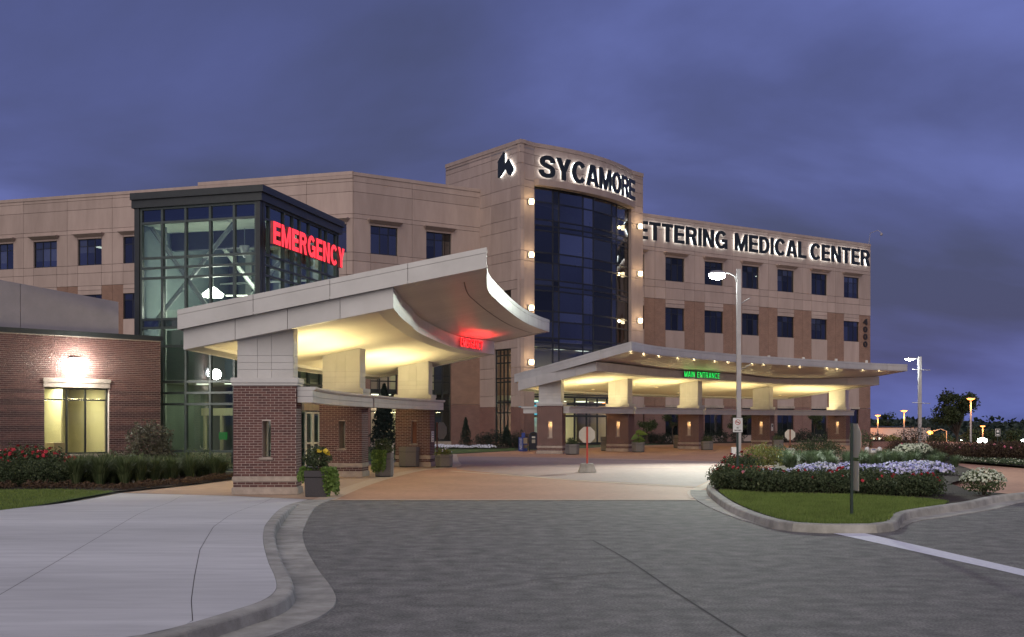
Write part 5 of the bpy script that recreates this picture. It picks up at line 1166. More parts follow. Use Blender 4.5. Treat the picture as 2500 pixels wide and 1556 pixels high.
b = T(2082, 21.6, .14); r = thing('edge_on_sign', 'octagonal road sign seen almost edge-on on a dark green post in the island lawn', 'road sign', b)
nrm = Vector((.999, .03, 0)); c = Vector((b.x + .02, b.y, 1.9 - 46 * 21.6 / F)); f, k = octa(c + nrm * .03, .345, nrm); mb = MB(); mb.frustum(None, k, f); mb.build('plate', M['signback'], r); f, k = octa(c + nrm * .037, .34, nrm, .002); mb = MB(); mb.frustum(None, k, f); mb.build('red_face', M['red'], r)
mb = MB(); mb.box(b.x - .045, b.x + .0, b.y - .03, b.y + .03, b.z - .02, c.z + .33); mb.build('post', M['greenpost'], r)
t = Vector((-nrm.y, nrm.x, 0)); q = Vector((b.x + .045, b.y, 0)); z0, z1 = 1.9 - 168 * 21.6 / F, 1.9 - 96 * 21.6 / F
mb = MB(); A = q - t * .2; B_ = q + t * .2; mb.hexa([A + Vector((0, 0, z0)), B_ + Vector((0, 0, z0)), B_ + nrm * .006 + Vector((0, 0, z0)), A + nrm * .006 + Vector((0, 0, z0)), A + Vector((0, 0, z1)), B_ + Vector((0, 0, z1)), B_ + nrm * .006 + Vector((0, 0, z1)), A + nrm * .006 + Vector((0, 0, z1))]); mb.build('lower_plate', M['signback'], r)
# no smoking sign
b = T(1800.5, 31.3, .13); r = thing('no_smoking_sign', 'white NO SMOKING sign with a red barred circle on a dark green post', 'sign', b); SW = Wall((b.x - .2, b.y - .04), (b.x + .2, b.y - .04))
mb = MB(); mb.box(b.x - .028, b.x + .028, b.y - .02, b.y + .02, b.z - .05, 2.0); mb.build('post', M['greenpost'], r)
s0, s1, z0, z1 = .2 - .138, .2 + .138, 1.9 - 26 * 31.3 / F, 1.9 + 10 * 31.3 / F
mb = MB(); SW.box(mb, s0, s1, z0, z1, -.015, 0); mb.build('plate', M['blackpaint'], r); mb = MB(); SW.box(mb, s0 + .008, s1 - .008, z0 + .008, z1 - .008, .001, .003); mb.build('white_face', M['whitepaint'], r)
zc = z1 - .125; mb = MB(); n = 24
for k in range(n):
    a0, a1 = 2 * math.pi * k / n, 2 * math.pi * (k + 1) / n; mb.poly([SW.P(.2 + .075 * math.cos(a0), zc + .075 * math.sin(a0), .005), SW.P(.2 + .075 * math.cos(a1), zc + .075 * math.sin(a1), .005), SW.P(.2 + .06 * math.cos(a1), zc + .06 * math.sin(a1), .005), SW.P(.2 + .06 * math.cos(a0), zc + .06 * math.sin(a0), .005)])
mb.poly([SW.P(.2 - .055, zc + .035, .0055), SW.P(.2 - .043, zc + .047, .0055), SW.P(.2 + .055, zc - .035, .0055), SW.P(.2 + .043, zc - .047, .0055)]); mb.build('barred_circle', M['red'], r)
mb = MB(); mb.poly([SW.P(.2 - .045, zc - .01, .0045), SW.P(.2 + .045, zc - .01, .0045), SW.P(.2 + .045, zc + .01, .0045), SW.P(.2 - .045, zc + .01, .0045)]); mb.build('cigarette', M['blackpaint'], r)
word(r, 'NO', SW, .17, .23, z0 + .105, z0 + .145, .003, .005, M['blackpaint'], bold=.16); word(r, 'SMOKING', SW, .2 - .1, .2 + .1, z0 + .035, z0 + .075, .003, .005, M['blackpaint'], bold=.16)
# green car park sign
Yc = 92; b = T(2436, Yc, gz(T(2436, Yc).x, Yc)); r = thing('car_park_sign', 'small green car park sign with a white disc on a dark post', 'sign', b)
mb = MB(); mb.tube([(b.x, b.y + .05, b.z), (b.x, b.y + .05, 1.9 - 35 * Yc / F)], .04, 6); mb.build('post', M['greenpost'], r)
SW = Wall((b.x - 1, b.y), (b.x + 1, b.y)); z0, z1 = 1.9 - 35 * Yc / F, 1.9 - 17.5 * Yc / F; mb = MB(); SW.box(mb, 1 - .19, 1 + .19, z0, z1, -.02, 0); mb.build('plate', M['whitepaint'], r); mb = MB(); SW.box(mb, 1 - .165, 1 + .165, z0 + .03, z1 - .03, .001, .004); mb.build('green_face', M['greenpost'], r)
mb = MB(); mb.poly([SW.P(1 + .1 * math.cos(a * math.pi / 8), z1 - .2 + .1 * math.sin(a * math.pi / 8), .006) for a in range(16)]); SW.box(mb, 1 - .11, 1 + .11, z0 + .08, z0 + .16, .005, .006); mb.build('white_mark', M['whitepaint'], r)
# white pedestal sign beyond the island
b = T(2132, 66, .12); r = thing('pedestal_sign', 'small white pedestal sign with a blue panel between two white posts', 'sign', b)
mb = MB(); mb.box(b.x - .17, b.x + .17, b.y - .1, b.y + .1, b.z, 1.9 - 66 * 66 / F); mb.build('pedestal', M['whitepaint'], r, bevel=.01); mb = MB(); mb.box(b.x - .1, b.x + .1, b.y - .106, b.y - .102, .05 + b.z + .1, .2 + b.z); mb.build('blue_panel', M['newsblue'], r)
for s_ in (-1, 1): mb = MB(); mb.lathe((b.x + s_ * .36, b.y, b.z), [(.14, 0), (.14, .2), (.1, .3), (.02, .34)], 12); mb.build('side_post', M['whitepaint'], r, smooth=True)
# ---- newspaper box and mail box
def wordrot(root, text, W, u0, u1, z0, z1, v0, v1, mat):
    n = len(text); hs = (z1 - z0) / n
    for k, ch in enumerate(text):
        w_, pc = GL(ch, .17); mb = MB(); prisms(mb, pc, lambda a, b_, t: W.P(u1 - b_ * (u1 - u0), z0 + hs * (k + .06) + a / w_ * hs * .88, v0 + (v1 - v0) * t)); mb.build('letter', mat, root, fix=False)
b = T(1277, 73.6, .03); r = thing('newspaper_box', 'blue newspaper vending box lettered NEWS beside the mail box', 'newspaper box', b)
e0, e1, e2 = T(1266, 73.9), T(1276.8, 73.2), T(1287.8, 73.6)
Wa = Wall(e0[:2], e1[:2], True); Wb = Wall(e1[:2], e2[:2], True)
pts = [e0[:2], e1[:2], e2[:2], (e0 + e2 - e1)[:2]]
mb = MB(); mb.prism(pts, .06, .90); mb.build('body', M['newsblue'], r, bevel=.012)
cN = (e0 + e2) / 2; mb = MB(); mb.box(cN.x - .09, cN.x + .13, cN.y - .12, cN.y + .12, .90, 1.19); mb.build('coin_head', M['newsblue'], r, bevel=.015)
mb = MB(); mb.prism(pts, .004, .058); mb.build('plinth', M['newsblue'], r)
wordrot(r, 'NEWS', Wa, Wa.L * .25, Wa.L * .82, .12, .84, .003, .01, M['whitepaint'])
mb = MB(); Wb.box(mb, .03, Wb.L - .03, .5, .86, .002, .012); mb.build('display_window', M['signback'], r); mb = MB(); Wb.box(mb, .03, Wb.L - .03, .2, .42, .002, .012); mb.build('lower_panel', M['planter'], r)
b = T(1302, 74.6, .03); r = thing('mail_box', 'dark blue mail collection box with a rounded top beside the newspaper box', 'mail box', b)
prof = [(-.3, .12), (.3, .12), (.3, .95)] + [(.3 * math.cos(a), .95 + .3 * math.sin(a)) for a in [k * math.pi / 10 for k in range(1, 10)]] + [(-.3, .95)]
mb = MB(); A = [Vector((b.x + u, b.y - .28, z)) for u, z in prof]; B_ = [Vector((b.x + u + .05, b.y + .32, z)) for u, z in prof]; mb.frustum(None, A, B_); mb.build('body', M['mailblue'], r)
for sx_ in (-.26, .26):
    for sy_ in (-.24, .26): mb = MB(); mb.box(b.x + sx_ - .025, b.x + sx_ + .025, b.y + sy_ - .025, b.y + sy_ + .025, .004, .118); mb.build('leg', M['mailblue'], r)
SW = Wall((b.x - .3, b.y - .282), (b.x + .3, b.y - .282)); mb = MB(); SW.box(mb, .16, .44, 1.02, 1.16, .001, .03); mb.build('chute', M['blackpaint'], r)
mb = MB(); SW.box(mb, .2, .42, .84, .95, .001, .006); mb.build('notice', M['whitepaint'], r); mb = MB(); SW.box(mb, .2, .42, .52, .74, .001, .006); mb.build('emblem', M['signback'], r)
# ================================================================== planting
LEAF = {'rose': [(0, (.026, .042, .018)), (.5, (.055, .078, .034)), (1, (.13, .15, .075))], 'pale': [(0, (.045, .07, .035)), (.5, (.085, .12, .06)), (1, (.15, .19, .11))], 'grass': [(0, (.035, .058, .024)), (.5, (.08, .11, .045)), (1, (.17, .20, .095))],
        'yellow': [(0, (.09, .10, .025)), (.5, (.16, .17, .045)), (1, (.25, .25, .08))], 'vine': [(0, (.06, .11, .02)), (.5, (.11, .18, .035)), (1, (.19, .27, .07))], 'conifer': [(0, (.010, .018, .014)), (.5, (.018, .03, .022)), (1, (.035, .05, .036))],
        'maroon': [(0, (.035, .022, .016)), (.5, (.07, .042, .026)), (1, (.10, .075, .035))], 'dusty': [(0, (.045, .042, .03)), (.5, (.085, .08, .055)), (1, (.16, .15, .11))], 'tree': [(0, (.022, .034, .014)), (.5, (.04, .056, .022)), (1, (.075, .09, .038))], 'mulch': [(0, (.05, .03, .02)), (1, (.13, .08, .045))]}
LM = {k: rmat('leaf_' + k, v, .62, .22, nscale=6) for k, v in LEAF.items()}
FM = {'red': rmat('petal_red', [(0, (.34, .015, .03)), (1, (.58, .05, .07))], .6, .2), 'pink': rmat('petal_pink', [(0, (.55, .12, .2)), (1, (.75, .3, .38))], .6, .2), 'white': rmat('petal_white', [(0, (.62, .62, .72)), (1, (.85, .85, .92))], .6, .2), 'lilac': rmat('petal_lilac', [(0, (.46, .46, .78)), (1, (.72, .70, .92))], .6, .2), 'yellow': rmat('petal_yellow', [(0, (.6, .45, .03)), (1, (.8, .6, .08))], .6, .2), 'cream': rmat('petal_cream', [(0, (.55, .60, .45)), (1, (.78, .80, .66))], .6, .2)}
def rdir():
    z = RN.uniform(-1, 1); a = RN.uniform(0, 6.283); s = math.sqrt(1 - z * z); return Vector((s * math.cos(a), s * math.sin(a), z))
def leaf(mb, p, n, size, asp=.55, up=None):
    t = (up or rdir()).cross(n)
    if t.length < .05: t = Vector((1, 0, 0)).cross(n)
    t.normalize(); l = n.cross(t).normalized() * size; t *= size * asp * .5; b = n * size * .12
    mb.poly([p - l * .5, p + t + b, p + l * .5, p - t + b], min(.99, max(0, RN.gauss(.5, .24))))
def foliage(mb, c, rx, ry, rz, n, size, inner=.45, flat=False, lump=0.0):
    c = Vector(c); ph = [RN.uniform(0, 6.28) for _ in range(6)]
    for _ in range(n):
        d = rdir()
        if flat and d.z < -.1: d.z = -d.z
        a = math.atan2(d.y, d.x); k = 1 + lump * (math.sin(3 * a + ph[0]) * .5 + math.sin(5 * a + ph[1] + 3 * d.z) * .5 + math.sin(7 * d.z + ph[2]) * .5)
        r = (inner + (1 - inner) * RN.random() ** .6) * k
        leaf(mb, c + Vector((d.x * rx * r, d.y * ry * r, d.z * rz * r)), (d * .8 + rdir() * .9).normalized(), size * RN.uniform(.6, 1.3))
def blooms(mb, c, rx, ry, rz, n, size, top=.0):
    c = Vector(c)
    for _ in range(n):
        d = rdir(); d.z = abs(d.z) * (1 - top) + top; d.normalize(); p = c + Vector((d.x * rx, d.y * ry, d.z * rz)) * RN.uniform(.9, 1.08); q = RN.random()
        for k in range(4):
            nn = (d + rdir() * .6).normalized(); t = nn.cross(rdir()).normalized() * size * .5; l = nn.cross(t).normalized() * size * .5; o = rdir() * size * .22
            mb.poly([p + o - t, p + o - l, p + o + t, p + o + l], q * .9)
PROTO = []
def shrub(name, label, cat, group, leafm, rx, rz, n, size, flower=None, stems=5, lump=.18, ry=None, flat=False, z0=None):
    r = thing(name, label, cat, (0, 0, 0), group); ry = ry or rx; zc = z0 if z0 is not None else rz * .95
    mb = MB()
    for k in range(stems):
        a = RN.uniform(0, 6.28); mb.tube([(0.03 * math.cos(a), .03 * math.sin(a), -.03), (rx * .35 * math.cos(a), ry * .35 * math.sin(a), zc * .6), (rx * .65 * math.cos(a), ry * .65 * math.sin(a), zc * 1.2)], [.014, .011, .006], 5)
    mb.build('stems', M['bark'], r)
    mb = MB(); foliage(mb, (0, 0, zc), rx, ry, rz, n, size, .35, flat, lump); o = mb.build('foliage', LM[leafm], r, rnd=True, fix=False); o.color = (0, 0, 0, 1)
    for fm, cnt, fs, tp in (flower or ()):
        mb = MB(); blooms(mb, (0, 0, zc), rx * .97, ry * .97, rz, cnt, fs, tp); o = mb.build('flowers', FM[fm], r, rnd=True, fix=False, kind='stuff'); o.color = (0, 0, 0, 1)
    return r
USED = set()
def put(proto, loc, s=1.0, rz=None, label=None, group=None):
    rz = RN.uniform(0, 6.28) if rz is None else rz
    if proto not in USED:
        USED.add(proto); proto.location = loc; proto.rotation_euler = (0, 0, rz); proto.scale = (s, s, s) if not isinstance(s, tuple) else s
        if label: proto['label'] = label
        if group: proto['group'] = group
        return proto
    return clone(proto, loc, rz, s, label, group)
HG = 'rose bushes massed along the island'
rose = [shrub('rose_bush', lab_, 'shrub', HG, 'rose', .52, .30, 1400, .075, ((f_, c_, .085, .35),), lump=.34) for f_, c_, lab_ in (('red', 3, 'dark rose bush with a few red blooms in the hedge behind the island lawn'), ('red', 7, 'rose bush full of red blooms in the hedge behind the island lawn'), ('pink', 2, 'rose bush with faded pink blooms in the hedge behind the island lawn'), ('red', 1, 'rose bush almost without blooms in the hedge behind the island lawn'))]
def along(pts, step):
    P = [Vector(p) for p in pts]; res = []; acc = 0.0
    for a, b in zip(P, P[1:]):
        L_ = (b - a).length; t = acc
        while t < L_: res.append(a.lerp(b, t / L_)); t += step
        acc = t - L_
    return res
hf = [(5.75, 30.3), (6.3, 29.0), (8.3, 28.3), (9.6, 27.3), (10.55, 27.0)]
for row in range(4):
    for q in along([(x + row * .10, y + row * .72) for x, y in hf], .62):
        k = RN.choice([0, 0, 2, 3, 1]) if q.x > 8.4 or row > 2 else RN.choice([3, 2, 3, 3, 0])
        put(rose[k], (q.x + RN.gauss(0, .08), q.y + RN.gauss(0, .1), .12), RN.uniform(.8, 1.18) * (1 - .05 * row))
tall_r = shrub('rose_bush', 'taller rose bush with red blooms at the island tip by the no smoking post', 'shrub', 'tall rose bushes by the post', 'rose', .5, .45, 1400, .075, (('red', 5, .10, .4),))
for X, Yy, s_ in ((1768, 30.6, .8), (1795, 32.5, 1.0), (1818, 33.2, 1.05)): put(tall_r, T(X, Yy, .12), s_)
mat_w = [shrub('flower_mat', 'low mat of mostly %s flowers across the middle of the island' % f1, 'flowers', 'pale flower mats on the island', 'rose', .58, .34, 520, .07, ((f1, 110, .075, .2), (f2, 45, .07, .2)), 0, .1, flat=True, z0=.05) for f1, f2 in (('lilac', 'white'), ('white', 'lilac'))]
for row in range(3):
    for q in along([(9.6 + row * .2, 37.2 + row * 1.1), (12.2 + row * .4, 36.9 + row * 1.0), (14.3 + row * .25, 38.4 + row * .9)], .72): put(mat_w[RN.choice([0, 0, 1])], (q.x + RN.gauss(0, .12), q.y + RN.gauss(0, .12), .12), RN.uniform(.75, 1.1))
for q in along([(7.4, 36.2), (9.5, 36.4)], .8): put(mat_w[1], (q.x, q.y, .12), .8)
def tuft(name, label, group, leafm, n, h, sp, wd=.014):
    r = thing(name, label, 'grass clump', (0, 0, 0), group); mb = MB()
    for _ in range(n):
        a = RN.uniform(0, 6.28); s0 = RN.uniform(0, .12); hh = h * RN.uniform(.5, 1.1); o = sp * RN.uniform(.2, 1.1); t = Vector((-math.sin(a), math.cos(a), 0)) * wd * .5; d = Vector((math.cos(a), math.sin(a), 0))
        p0, p1, p2 = d * s0, d * (s0 + o * .4) + Vector((0, 0, hh * .7)), d * (s0 + o) + Vector((0, 0, hh)); q = min(.99, max(0, RN.gauss(.5, .25)))
        mb.poly([p0 - t, p0 + t, p1 + t, p1 - t], q); mb.poly([p1 - t, p1 + t, p2], q)
    o = mb.build('blades', LM[leafm], r, rnd=True, fix=False); o.color = (0, 0, 0, 1)
    mb = MB(); mb.lathe((0, 0, -.02), [(.10, 0), (.05, .07), (.02, .09)], 8); mb.build('crown', M['soil'], r); return r
gr_i = tuft('perennial_clump', 'upright green perennial clump at the back of the island', 'green perennials behind the flower mats', 'pale', 460, .60, .40)
for row in range(4):
    for q in along([(10.6 + row * .3, 43.2 + row * 1.7), (18.0 + row * .2, 45.0 + row * 1.5)], .85): put(gr_i, (q.x + RN.gauss(0, .15), q.y + RN.gauss(0, .2), .12), RN.uniform(.75, 1.1))
dk = shrub('green_shrub', 'rounded dark green shrub at the back of the island', 'shrub', 'dark shrubs at the island back', 'rose', .7, .5, 1300, .08)
for X, Yy, s_ in ((1965, 52, 1.0), (2000, 52.5, 1.15), (2030, 52, .9), (1900, 50, .8)): put(dk, T(X, Yy, .12), s_)
ye = shrub('yellow_shrub', 'yellow-green mounded shrub rising over the stone block on the island', 'shrub', None, 'yellow', .72, .50, 2000, .085); put(ye, T(1862, 42.5, .12), 1.0)
b = T(1864, 40.6, .13); o = MB().box(b.x - .36, b.x + .36, b.y - .18, b.y + .18, .131, .34).build('stone_block', M['walk'], org=(b.x, b.y, .13), bevel=.02); tag(o, 'tan stone block in front of the yellow-green shrub', 'stone block')
wc = shrub('white_flower_clump', 'bushy mound of small white flowers at the kerb end of the island', 'flowers', None, 'grass', .52, .34, 1300, .07, (('cream', 260, .055, .1),), lump=.1); put(wc, T(2400, 27.9, .13), (.98, 1.0, .95))
wc2 = shrub('white_flower_clump', 'white and green variegated clump behind the lilac flowers', 'flowers', 'variegated clumps behind the lilac flowers', 'pale', .62, .42, 1100, .08, (('cream', 260, .075, .1),), lump=.1)
for X, Yy in ((2215, 50), (2245, 51)): put(wc2, T(X, Yy, .12))
mr = shrub('red_leaf_shrub', 'reddish brown low shrub in the bed across the paved loop', 'shrub', 'reddish shrubs across the loop', 'maroon', .75, .42, 1100, .085, (('pink', 3, .08, .4),))
for row in range(3):
    for q in along([(18.6 + row * .3, 54.8 + row * 1.2), (22.5, 52.4 + row * 1.4), (30, 55 + row * 1.5)], .95): put(mr, (q.x + RN.gauss(0, .15), q.y + RN.gauss(0, .2), .08), RN.uniform(.85, 1.2))
le = shrub('edging_plant', 'low pale green edging plant along the paved loop', 'shrub', 'pale edging plants along the loop', 'pale', .5, .2, 420, .075, (('cream', 20, .05, .3),), 0, flat=True, z0=.04)
for q in along([(20.2, 52), (20.9, 47.2), (22.6, 44.6), (27, 45.5)], .6): put(le, (q.x + .3, q.y, .1), RN.uniform(.8, 1.15))
# left bed
lr = shrub('rose_bush', 'leafy rose bush thick with red blooms under the brick annex wall', 'shrub', 'red rose bushes by the brick annex', 'rose', .75, .55, 2200, .085, (('red', 26, .11, .45),)); lr2 = shrub('rose_bush', 'dark leafy bush without blooms in the annex bed', 'shrub', 'plain dark bushes in the annex bed', 'rose', .65, .45, 1800, .08)
for X, Yy, s_ in ((-60, 33.4, 1.0), (-5, 34.2, .95), (55, 34.6, 1.08), (105, 34.6, 1.02), (150, 35.2, .82)): put(lr, T(X, Yy, .04), s_)
for X, Yy, s_ in ((-30, 32.6, .9), (25, 32.8, .95), (75, 33.0, .9), (125, 33.4, .9), (170, 34, .8)): put(lr2, T(X, Yy, .04), s_)
gr = tuft('fountain_grass', 'green fountain grass clump in the bed before the annex and glass lobby', 'fountain grasses along the left bed', 'grass', 620, .85, .5, .016)
for X, Yy, s_ in ((185, 33.6, 1.0), (215, 34.6, 1.0), (245, 33.8, 1.0), (280, 34.8, 1.0), (305, 34.0, .95), (340, 34.6, 1.0), (375, 35.2, .95), (205, 36.6, 1.0), (262, 36.8, 1.05), (420, 36.2, .9), (463, 37.2, .9), (400, 38.0, .9), (527, 38.8, .85)): put(gr, T(X, Yy, .04), s_)
for k in range(20): X_ = 180 + 19 * k; put(gr, T(X_, 34.2 + 4.0 * max(0, (X_ - 280) / 260) + RN.uniform(0, 2.6), .04), RN.uniform(.5, .95))
pb = shrub('light_shrub', 'loose pale green shrub beside the glass lobby wall', 'shrub', 'pale shrubs by the glass lobby', 'pale', .5, .5, 420, .10, stems=7, lump=.3)
for X, Yy, s_ in ((445, 39.0, .9), (490, 39.4, 1.0), (540, 40.2, .8), (335, 37.4, .9), (230, 37.0, .8), (270, 37.4, .9), (300, 36.9, .7), (415, 38.8, .8), (190, 36.4, .7), (250, 35.6, .6), (515, 39.6, .7)): put(pb, T(X, Yy, .04), s_)
bb = shrub('burning_bush', 'tall dusty-leaved round bush against the corner of the brick annex', 'shrub', None, 'dusty', .82, .98, 2600, .12, stems=9, lump=.2); put(bb, T(366, 38.6, .04), 1.0)
gc = shrub('ground_cover_plant', 'low brownish ground cover plant edging the annex bed', 'shrub', 'ground cover edging the bed', 'mulch', .32, .16, 220, .07, stems=0, flat=True, z0=.03)
for q in along([(-16, 31.6), (-12.4, 31.9), (-10.6, 31.4), (-9.9, 33.6), (-9.2, 37.6), (-8.9, 41)], .42): put(gc, (q.x + RN.gauss(-.1, .12), q.y + RN.gauss(.1, .12), .05), RN.uniform(.7, 1.2))
# ---- trees
def tree(name, label, base, H, cr, n, size, leafm, trunk_h=.35, group=None, ncl=14, conifer=False, trunk_r=.12, sy=1.0, hc=.62):
    r = thing(name, label, 'tree', base, group); b = Vector(base); mb, ml = MB(), MB()
    if conifer:
        mb.tube([b, b + Vector((0, 0, H * .95))], [trunk_r, .02], 7)
        for _ in range(n):
            t = RN.random() ** .75; z = H * (.04 + .94 * t); R_c = cr * (1 - t) ** .8 * (.9 + .1 * math.sin(z * 7)); a = RN.uniform(0, 6.28); rr = R_c * RN.uniform(.45, 1.05); d = Vector((math.cos(a), math.sin(a), -.25))
            leaf(ml, b + Vector((d.x * rr, d.y * rr, z)), (d + rdir() * .7).normalized(), size * RN.uniform(.6, 1.3), .5)
    else:
        top = b + Vector((0, 0, H * trunk_h)); mb.tube([b - Vector((0, 0, .1)), b + Vector((0, 0, H * trunk_h * .5)), top], [trunk_r, trunk_r * .8, trunk_r * .65], 8)
        for k in range(ncl):
            a = RN.uniform(0, 6.28); rr = cr * math.sqrt(RN.random()) * .8; z = H * (hc + (1 - hc) * .85 * RN.uniform(-.75, 1) * (1 - .45 * rr / cr)); c = b + Vector((rr * math.cos(a), rr * math.sin(a) * sy, z))
            m_ = top.lerp(c, .5) + Vector((0, 0, H * .04)); mb.tube([top - Vector((0, 0, H * .05 * RN.random())), m_, c], [trunk_r * .45, trunk_r * .25, trunk_r * .06], 5)
            for j in range(2): e = c + rdir() * cr * .3; mb.tube([m_, e], [trunk_r * .16, trunk_r * .04], 4)
            s_ = cr * RN.uniform(.28, .44); foliage(ml, c, s_, s_, s_ * .72, n // ncl, size, .2, lump=.3)
    mb.build('trunk', M['bark'], r); o = ml.build('crown', LM[leafm], r, rnd=True, fix=False); o.color = (0, 0, 0, 1); return r
b = T(938, 60, .03); tree('conifer', 'dense dark evergreen standing between two emergency canopy pillars', b, 3.9, 1.05, 4200, .16, 'conifer', conifer=True)
for X, Yy, H, lab in ((1137, 83.5, 2.2, 'dark conical evergreen against the brick wall under the canopy tip'), (1237, 83, 1.6, 'small dark evergreen below the narrow tower window')):
    tree('conifer', lab, T(X, Yy, .05), H, .62, 1300, .14, 'conifer', conifer=True)
wf = shrub('white_flower_mat', 'low drift of white flowers along the bed below the tower', 'flowers', 'white flower drift below the tower', 'rose', .6, .2, 300, .08, (('white', 110, .09, .25),), 0, flat=True, z0=.04)
for q in along([(-5.6, 80.4), (-3, 78.6), (-1.0, 78.4)], .75): put(wf, (q.x + RN.gauss(0, .1), q.y + RN.gauss(0, .3), .06), RN.uniform(.9, 1.2))
ds = shrub('dark_shrub', 'dark clipped shrub in the bed at the foot of the hospital wall', 'shrub', 'dark shrubs at the wall foot', 'conifer', .7, .5, 900, .10)
for X, Yy in ((1180, 82), (1205, 81.5), (1255, 82.5), (1268, 81), (1580, 98.6), (1595, 99.5), (1612, 99), (1630, 100), (1655, 100.5), (1700, 101), (1730, 102), (1760, 103), (1800, 104), (1850, 104.5), (1900, 105), (1915, 105.5), (1945, 106), (1965, 106.5), (1985, 107), (2005, 107.5), (2025, 108)): put(ds, T(X, Yy, .06), RN.uniform(.8, 1.25), None, 'dark clipped shrub at the foot of the tower by the narrow window' if X < 1300 else 'dark clipped shrub in the bed along the brick wing behind the main canopy', 'dark shrubs below the tower' if X < 1300 else 'dark shrubs along the brick wing')
for X, Yy, H, lab in ((1642, 99.5, 3.3, 'small leafy tree before a lit ground-floor window behind the elephant-ear planter'), (1808, 104, 3.0, 'small tree hidden behind the tall lamp pole before the brick wing'), (1988, 107.5, 3.0, 'small tree before the far ground-floor window of the brick wing'), (1580, 97, 2.4, 'dark leafy small tree behind the elephant-ear planter')):
    tree('small_tree', lab, T(X, Yy, .06), H, 1.15, 1100, .16, 'tree', group='small trees along the brick wing', ncl=9, trunk_r=.05, trunk_h=.4)
D_ = 140; q = T(2337, D_); g0 = gz(q.x, q.y); tree('spreading_tree', 'big spreading tree with open branches at the edge of the car park', (q.x, q.y, g0), 8.3, 3.0, 5200, .34, 'tree', trunk_h=.34, ncl=22, trunk_r=.22, hc=.66)
for X, D, H, cr_, lab in ((2255, 175, 4.2, 2.2, 'dark rounded tree right of the low lit building'), (2290, 185, 5.2, 2.6, 'dark tree left of the spreading tree'), (2385, 190, 5.6, 2.8, 'dark tree behind the floodlight'), (2450, 200, 5.0, 2.8, 'dark tree behind the green car park sign'), (2500, 195, 5.5, 3, 'dark tree at the far edge of the car park'), (2158, 260, 9.6, 3.2, 'sparse tree rising behind the low lit building'), (2320, 178, 4.0, 2.4, 'low dark tree under the spreading tree'), (2355, 176, 4.2, 2.4, 'low dark tree right below the spreading tree')):
    q = T(X, D); tree('far_tree', lab, (q.x, q.y, gz(q.x, q.y)), H, cr_, 1500, .42, 'tree', group='trees around the car park', ncl=10, trunk_h=.25, hc=.55)
for X, D, H, lm, lab in ((2143, 92, 1.1, 'maroon', 'small open shrub lit orange before the low building'), (2218, 90, 1.5, 'maroon', 'reddish bush at the foot of the banner-arm pole'), (2180, 88, 1.0, 'yellow', 'green mound plant on the low brick planter'), (2105, 84, 1.3, 'pale', 'leafy shrub at the corner of the brick wing'), (2262, 96, 1.9, 'conifer', 'dark round bush right of the banner-arm pole')):
    q = T(X, D); s_ = shrub('round_shrub', lab, 'shrub', None, lm, H * .75, H * .52, 900, .11); put(s_, (q.x, q.y, gz(q.x, q.y)))
# far wood and ridge
mb = MB()
for k in range(5200):
    Y = RN.uniform(380, 520); X = RN.uniform(90, 420) * Y / 450; hgt = 6.4 + 1.1 * math.sin(X * .09) + .9 * math.sin(X * .23 + 2); z = -4.4 + hgt * RN.random() ** .6; leaf(mb, Vector((X, Y, z)), rdir(), RN.uniform(1.2, 2.6), .8)
o = mb.build('far_wood', LM['conifer'], rnd=True, kind='stuff', fix=False); o.color = (0, 0, 0, 1); o['label'] = 'dark wooded belt along the horizon beyond the car park'; o['category'] = 'woodland'
mb = MB(); xs = [60 + 30 * k for k in range(40)]
for a, b in zip(xs, xs[1:]):
    h = lambda x: 4.5 + 2.0 * math.sin(x * .011) + 1.2 * math.sin(x * .037 + 1) + .5 * math.sin(x * .13)
    mb.poly([(a, 900, -6), (b, 900, -6), (b, 1000, h(b)), (a, 1000, h(a))]); mb.poly([(a, 1000, h(a)), (b, 1000, h(b)), (b, 1300, -6), (a, 1300, -6)])
o = mb.build('hills', M['ground'], smooth=True); o['kind'] = 'structure'
# low lit building across the car park
fa, fb = T(2118, 196), T(2272, 204); FW = Wall(fa[:2], fb[:2]); zg = gz(fa.x, fa.y); r = thing('low_building', 'low flat-roofed building washed orange by sodium light, with small square windows', 'building', FW.P(FW.L / 2, zg))
mb = MB(); FW.box(mb, -6, FW.L, zg, .86, -10, 0); mb.build('wall', M['farwall'], r); mb = MB(); FW.box(mb, -6.1, FW.L + .1, .862, 1.02, -10.1, .12); mb.build('roof_edge', M['dark'], r)
for k, X in enumerate((2133, 2147.5, 2163, 2180.5, 2196, 2212, 2228)):
    u = FW.U(X); f_ = MB(); FW.box(f_, u - .33, u + .33, -1.55, -.75, .002, .04); f_ = f_.build('window', M['winframe'], r); mb = MB(); FW.box(mb, u - .27, u + .27, -1.49, -.81, .041, .045); mb.build('pane', M['tube'] if k < 2 else M['glass_dark'], f_)
for X, e_ in ((2138, 2200), (2190, 1300)): point('orange_fill', r, px(X, 1078, 186), e_, (1, .34, .09), .4)  # added point lights without fixtures, washing the wall orange
